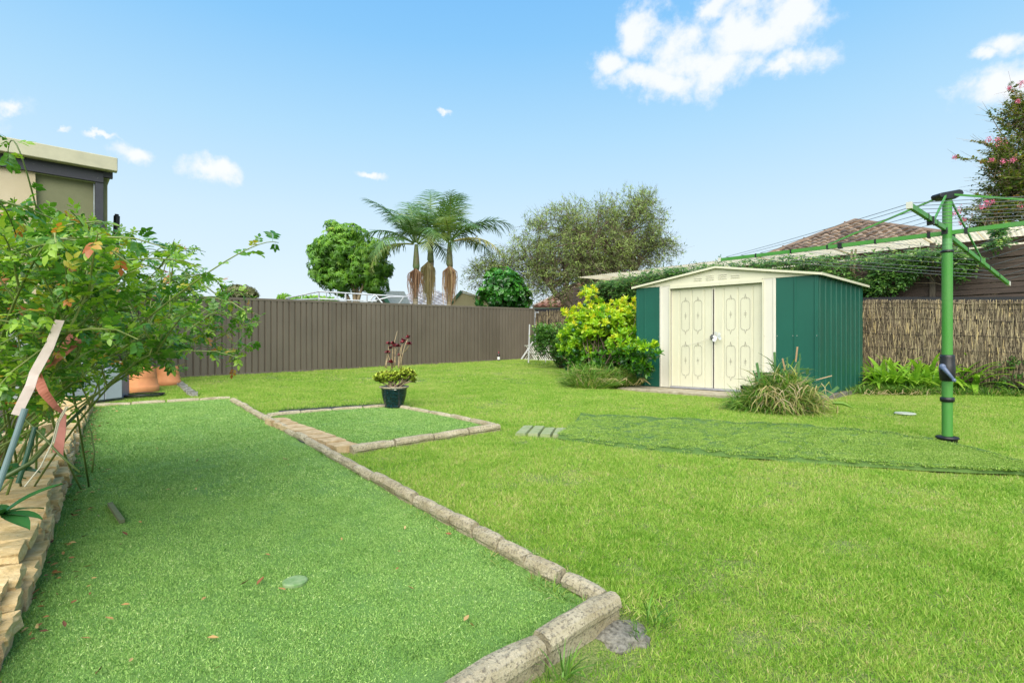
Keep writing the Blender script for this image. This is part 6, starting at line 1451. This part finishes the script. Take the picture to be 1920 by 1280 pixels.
turf_c = [(.0,(.04,.11,.02)),(.3,(.14,.30,.055)),(.55,(.27,.46,.11)),(.8,(.40,.57,.18)),(1,(.56,.66,.30))]
m = Mat('turf pile'); t = m.attr(); c = m.ramp(m.math('ADD', t, m.math('ADD', m.math('MULTIPLY', m.math('SUBTRACT', m.noise(.9,4), .5), .35), m.math('MULTIPLY', m.math('SUBTRACT', m.noise(8,4), .5), .35))), turf_c)
sp_ = m.n('ShaderNodeSeparateXYZ'); m.l(m.pos, sp_.inputs[0]); m.col(c); m.set(.65, 0, .2); M_pile = m.m
m = Mat('strip pile'); t = m.attr(); c = m.ramp(m.math('ADD', t, m.math('MULTIPLY', m.math('SUBTRACT', m.noise(3,4), .5), .5)), [(.0,(.06,.14,.016)),(.3,(.14,.28,.035)),(.55,(.24,.39,.06)),(.8,(.34,.47,.10)),(1,(.46,.53,.20))]); m.col(c); m.set(.65, 0, .2); M_spile = m.m
near_c = tuft_coll('lawn_near', 6, 110, .085, .027, .0032, M_lawn, .75, 1); far_c = tuft_coll('lawn_far', 5, 130, .16, .032, .0055, M_lawn, .8, 2)
pile_n = tuft_coll('pile_near', 6, 150, .07, .013, .0034, M_pile, .9, 3, .19); pile_f = tuft_coll('pile_far', 4, 150, .12, .016, .004, M_pile, .9, 4, .22); pile_s = tuft_coll('pile_strip', 4, 100, .06, .020, .005, M_spile, .9, 5, .25)
def sample(x0, x1, y0, y1, dens, falloff=None):
    n = int((x1-x0)*(y1-y0)*dens); return NR.uniform(x0, x1, n), NR.uniform(y0, y1, n)
bigp = [(p.x,p.y) for p in big]; smallp = [(p.x,p.y) for p in small]; stripp = [(p.x,p.y) for p in strip_poly]
bedp = [(p.x,p.y) for p in poly]
shp = [SCn+fn*.42-fx*.0+sn*.1, SCn+fx*SW+fn*.42, SCn+fx*SW+sx*SDp, SCn+sx*(SDp+.1)+sn*.1]; shp = [(p.x,p.y) for p in shp]
shp2 = [SCn-fx*.05+sn*.02, SCn+fx*SW, SCn+fx*SW+sx*SDp, SCn+sx*SDp+sn*.1]; shp2 = [(p.x,p.y) for p in shp2]
frontp = [SCn+fx*.42, SCn+fx*.42+fn*.67, SCn+fx*(SW+.08)+fn*.67, SCn+fx*(SW+.1)]; frontp = [(p.x,p.y) for p in frontp]
kerbw = []
def kerb_mask(x, y):
    """keeps grass off the tops of the edging"""
    bad = np.zeros(len(x), bool)
    runs = [([Vector((p.x,p.y,0)) for p in kr], .05), ([Kf+UF*.05, Kf-UF*2.6], .055), (far, .04), ([G(512,773,.05),G(600,766,.05),G(735,757,.05)], .02), ([G(735,757,.05),G(845,776,.05),G(928,796,.05)], .045), ([G(936,798,.05),G(800,818,.05),G(657,840,.05)], .05), ([A,B], .11)]
    for P, w in runs:
        for i in range(len(P)-1):
            ax_, ay_ = P[i].x, P[i].y; bx, by = P[i+1].x-ax_, P[i+1].y-ay_; L2 = bx*bx+by*by; t_ = np.clip(((x-ax_)*bx+(y-ay_)*by)/L2, 0, 1); bad |= (x-ax_-t_*bx)**2+(y-ay_-t_*by)**2 < w*w
    return bad
A, B = G(516,784,.06), G(655,836,.06)
def visible(x, y, m_=.15):
    return (np.abs(x) < y*1.02+.6) & (y > 1.0)
FNn = np.array([FN.x, FN.y])
def lawn_ok(x, y):
    ok = visible(x, y) & ~in_poly(x, y, bigp) & ~in_poly(x, y, smallp) & ~in_poly(x, y, stripp) & ~in_poly(x, y, shp2) & ~in_poly(x, y, frontp) & ~in_poly(x, y, bedp) & ~kerb_mask(x, y)
    s1 = (x-F0.x)*FN.x+(y-F0.y)*FN.y; s2 = (x-RF0.x)*RN.x+(y-RF0.y)*RN.y; ok &= (s1 > .03) & (s2 > .03)
    for q in (G(1148,1172), G(1022,1238)): ok &= (x-q.x)**2+(y-q.y)**2 > (.08**2 if q.x > .3 else .03**2)
    pv = [(p.x,p.y) for p in (G(968,817), G(989,796), G(1066,802), G(1048,826))]; ok &= ~in_poly(x, y, pv) | (NR.random(len(x)) < .06)
    q = G(1697,775); ok &= (x-q.x)**2+(y-q.y)**2 > .12**2
    ok &= (x-HB.x)**2+(y-HB.y)**2 > .07**2
    return ok
def lawn(name, y0, y1, dens, coll, s0, s1):
    x, y = sample(-9, 12, y0, y1, dens); ok = lawn_ok(x, y); x, y = x[ok], y[ok]; z = np.array([gz(a, b)+dip(a, b) for a, b in zip(x, y)])
    n = np.array([mnoise.noise(Vector((a*1.7, b*1.7, 0))) for a, b in zip(x, y)])
    return gn_scatter(name, np.stack([x, y, z], 1), NR.uniform(s0, s1, len(x))*(1+.35*n), coll)
lawn('grass', .9, 3.2, 600, near_c, .75, 1.2); lawn('grass', 3.2, 6.0, 340, near_c, .95, 1.4); lawn('grass', 6.0, 10, 140, far_c, .8, 1.15); lawn('grass', 10, 19, 55, far_c, .9, 1.3)
def pile(name, pp, y0, y1, dens, coll, z0, s0=.85, s1=1.15, x0=-7, x1=5):
    x, y = sample(x0, x1, y0, y1, dens); ok = visible(x, y) & in_poly(x, y, pp) & ~kerb_mask(x, y); x, y = x[ok], y[ok]
    if name == 'strip': pass
    z = np.array([gz(a, b)+z0 for a, b in zip(x, y)]); return gn_scatter('turf_pile', np.stack([x, y, z], 1), NR.uniform(s0, s1, len(x)), coll)
pile('a', bigp, .8, 3.4, 720, pile_n, TZ); pile('a', bigp, 3.4, 8, 260, pile_f, TZ); pile('a', smallp, 4, 8, 260, pile_f, TZ+.01)
# on the strip: sample the strip's own surface
st_o = [o for o in bpy.data.objects if o.name == 'turf_strip'][0].data; co = np.empty(len(st_o.vertices)*3, np.float32); st_o.vertices.foreach_get('co', co); co = co.reshape(ncol+1, nw+1, 3)
n = 5200; a = NR.random(n)*ncol; b = NR.random(n)*nw; i0 = a.astype(int).clip(0, ncol-1); j0 = b.astype(int).clip(0, nw-1); fa = (a-i0)[:,None]; fb = (b-j0)[:,None]
kp = (b/nw > .02) & (b/nw < .98)
P = (co[i0,j0]*(1-fa)+co[i0+1,j0]*fa)*(1-fb)+(co[i0,j0+1]*(1-fa)+co[i0+1,j0+1]*fa)*fb; P = P[kp & np.array([abs(crease(Vector(q))) > .024 for q in P])]; gn_scatter('turf_pile', P-np.array([0,0,.002]), NR.uniform(.65,.95,len(P)), pile_s)  # pile left off the creases, the dark backing painting their shade
# taller tufts along the edging and the near corner
bag = Bag(); rng = np.random.default_rng(55)
for i in range(12):
    q = K + UF*rng.uniform(-.75,.12) - UV*rng.uniform(.06,.16); clump(bag, (q.x,q.y,0), 9, .03, rng.uniform(.06,.15), rng, .4, .03, .42, .14)
for i in range(170):
    t_ = rng.random()**1.5*2.6; p0 = kr[-1].lerp(kr[5], min(1, t_/2.6)); q = p0 - UF*rng.uniform(.05,.10); clump(bag, (q.x,q.y,0), 6, .03, rng.uniform(.03,.09), rng, .7, .035, .55, .2)
for i in range(100):
    p0 = G(560,809).lerp(G(700,893), rng.random()); q = p0-UF*.07; clump(bag, (q.x,q.y,0), 7, .04, rng.uniform(.04,.09), rng, .7, .035, .3, .15)
for i in range(90):
    p0 = G(515,772).lerp(G(735,757), rng.random()); q = p0; clump(bag, (q.x,q.y,0), 14, .06, .07, rng, .7, .05, .2, .12)
for i in range(260):
    p0 = (F0-FD*5).lerp(F1, rng.random()); q = p0+FN*rng.uniform(.05,.12); clump(bag, (q.x,q.y,0), 8, .08, rng.uniform(.05,.10), rng, .7, .05, .62, .2)
v = Bag; tag(bag.build('edge_grass', M_grs), kind='stuff', label='taller grass blades growing along the edging and fences')
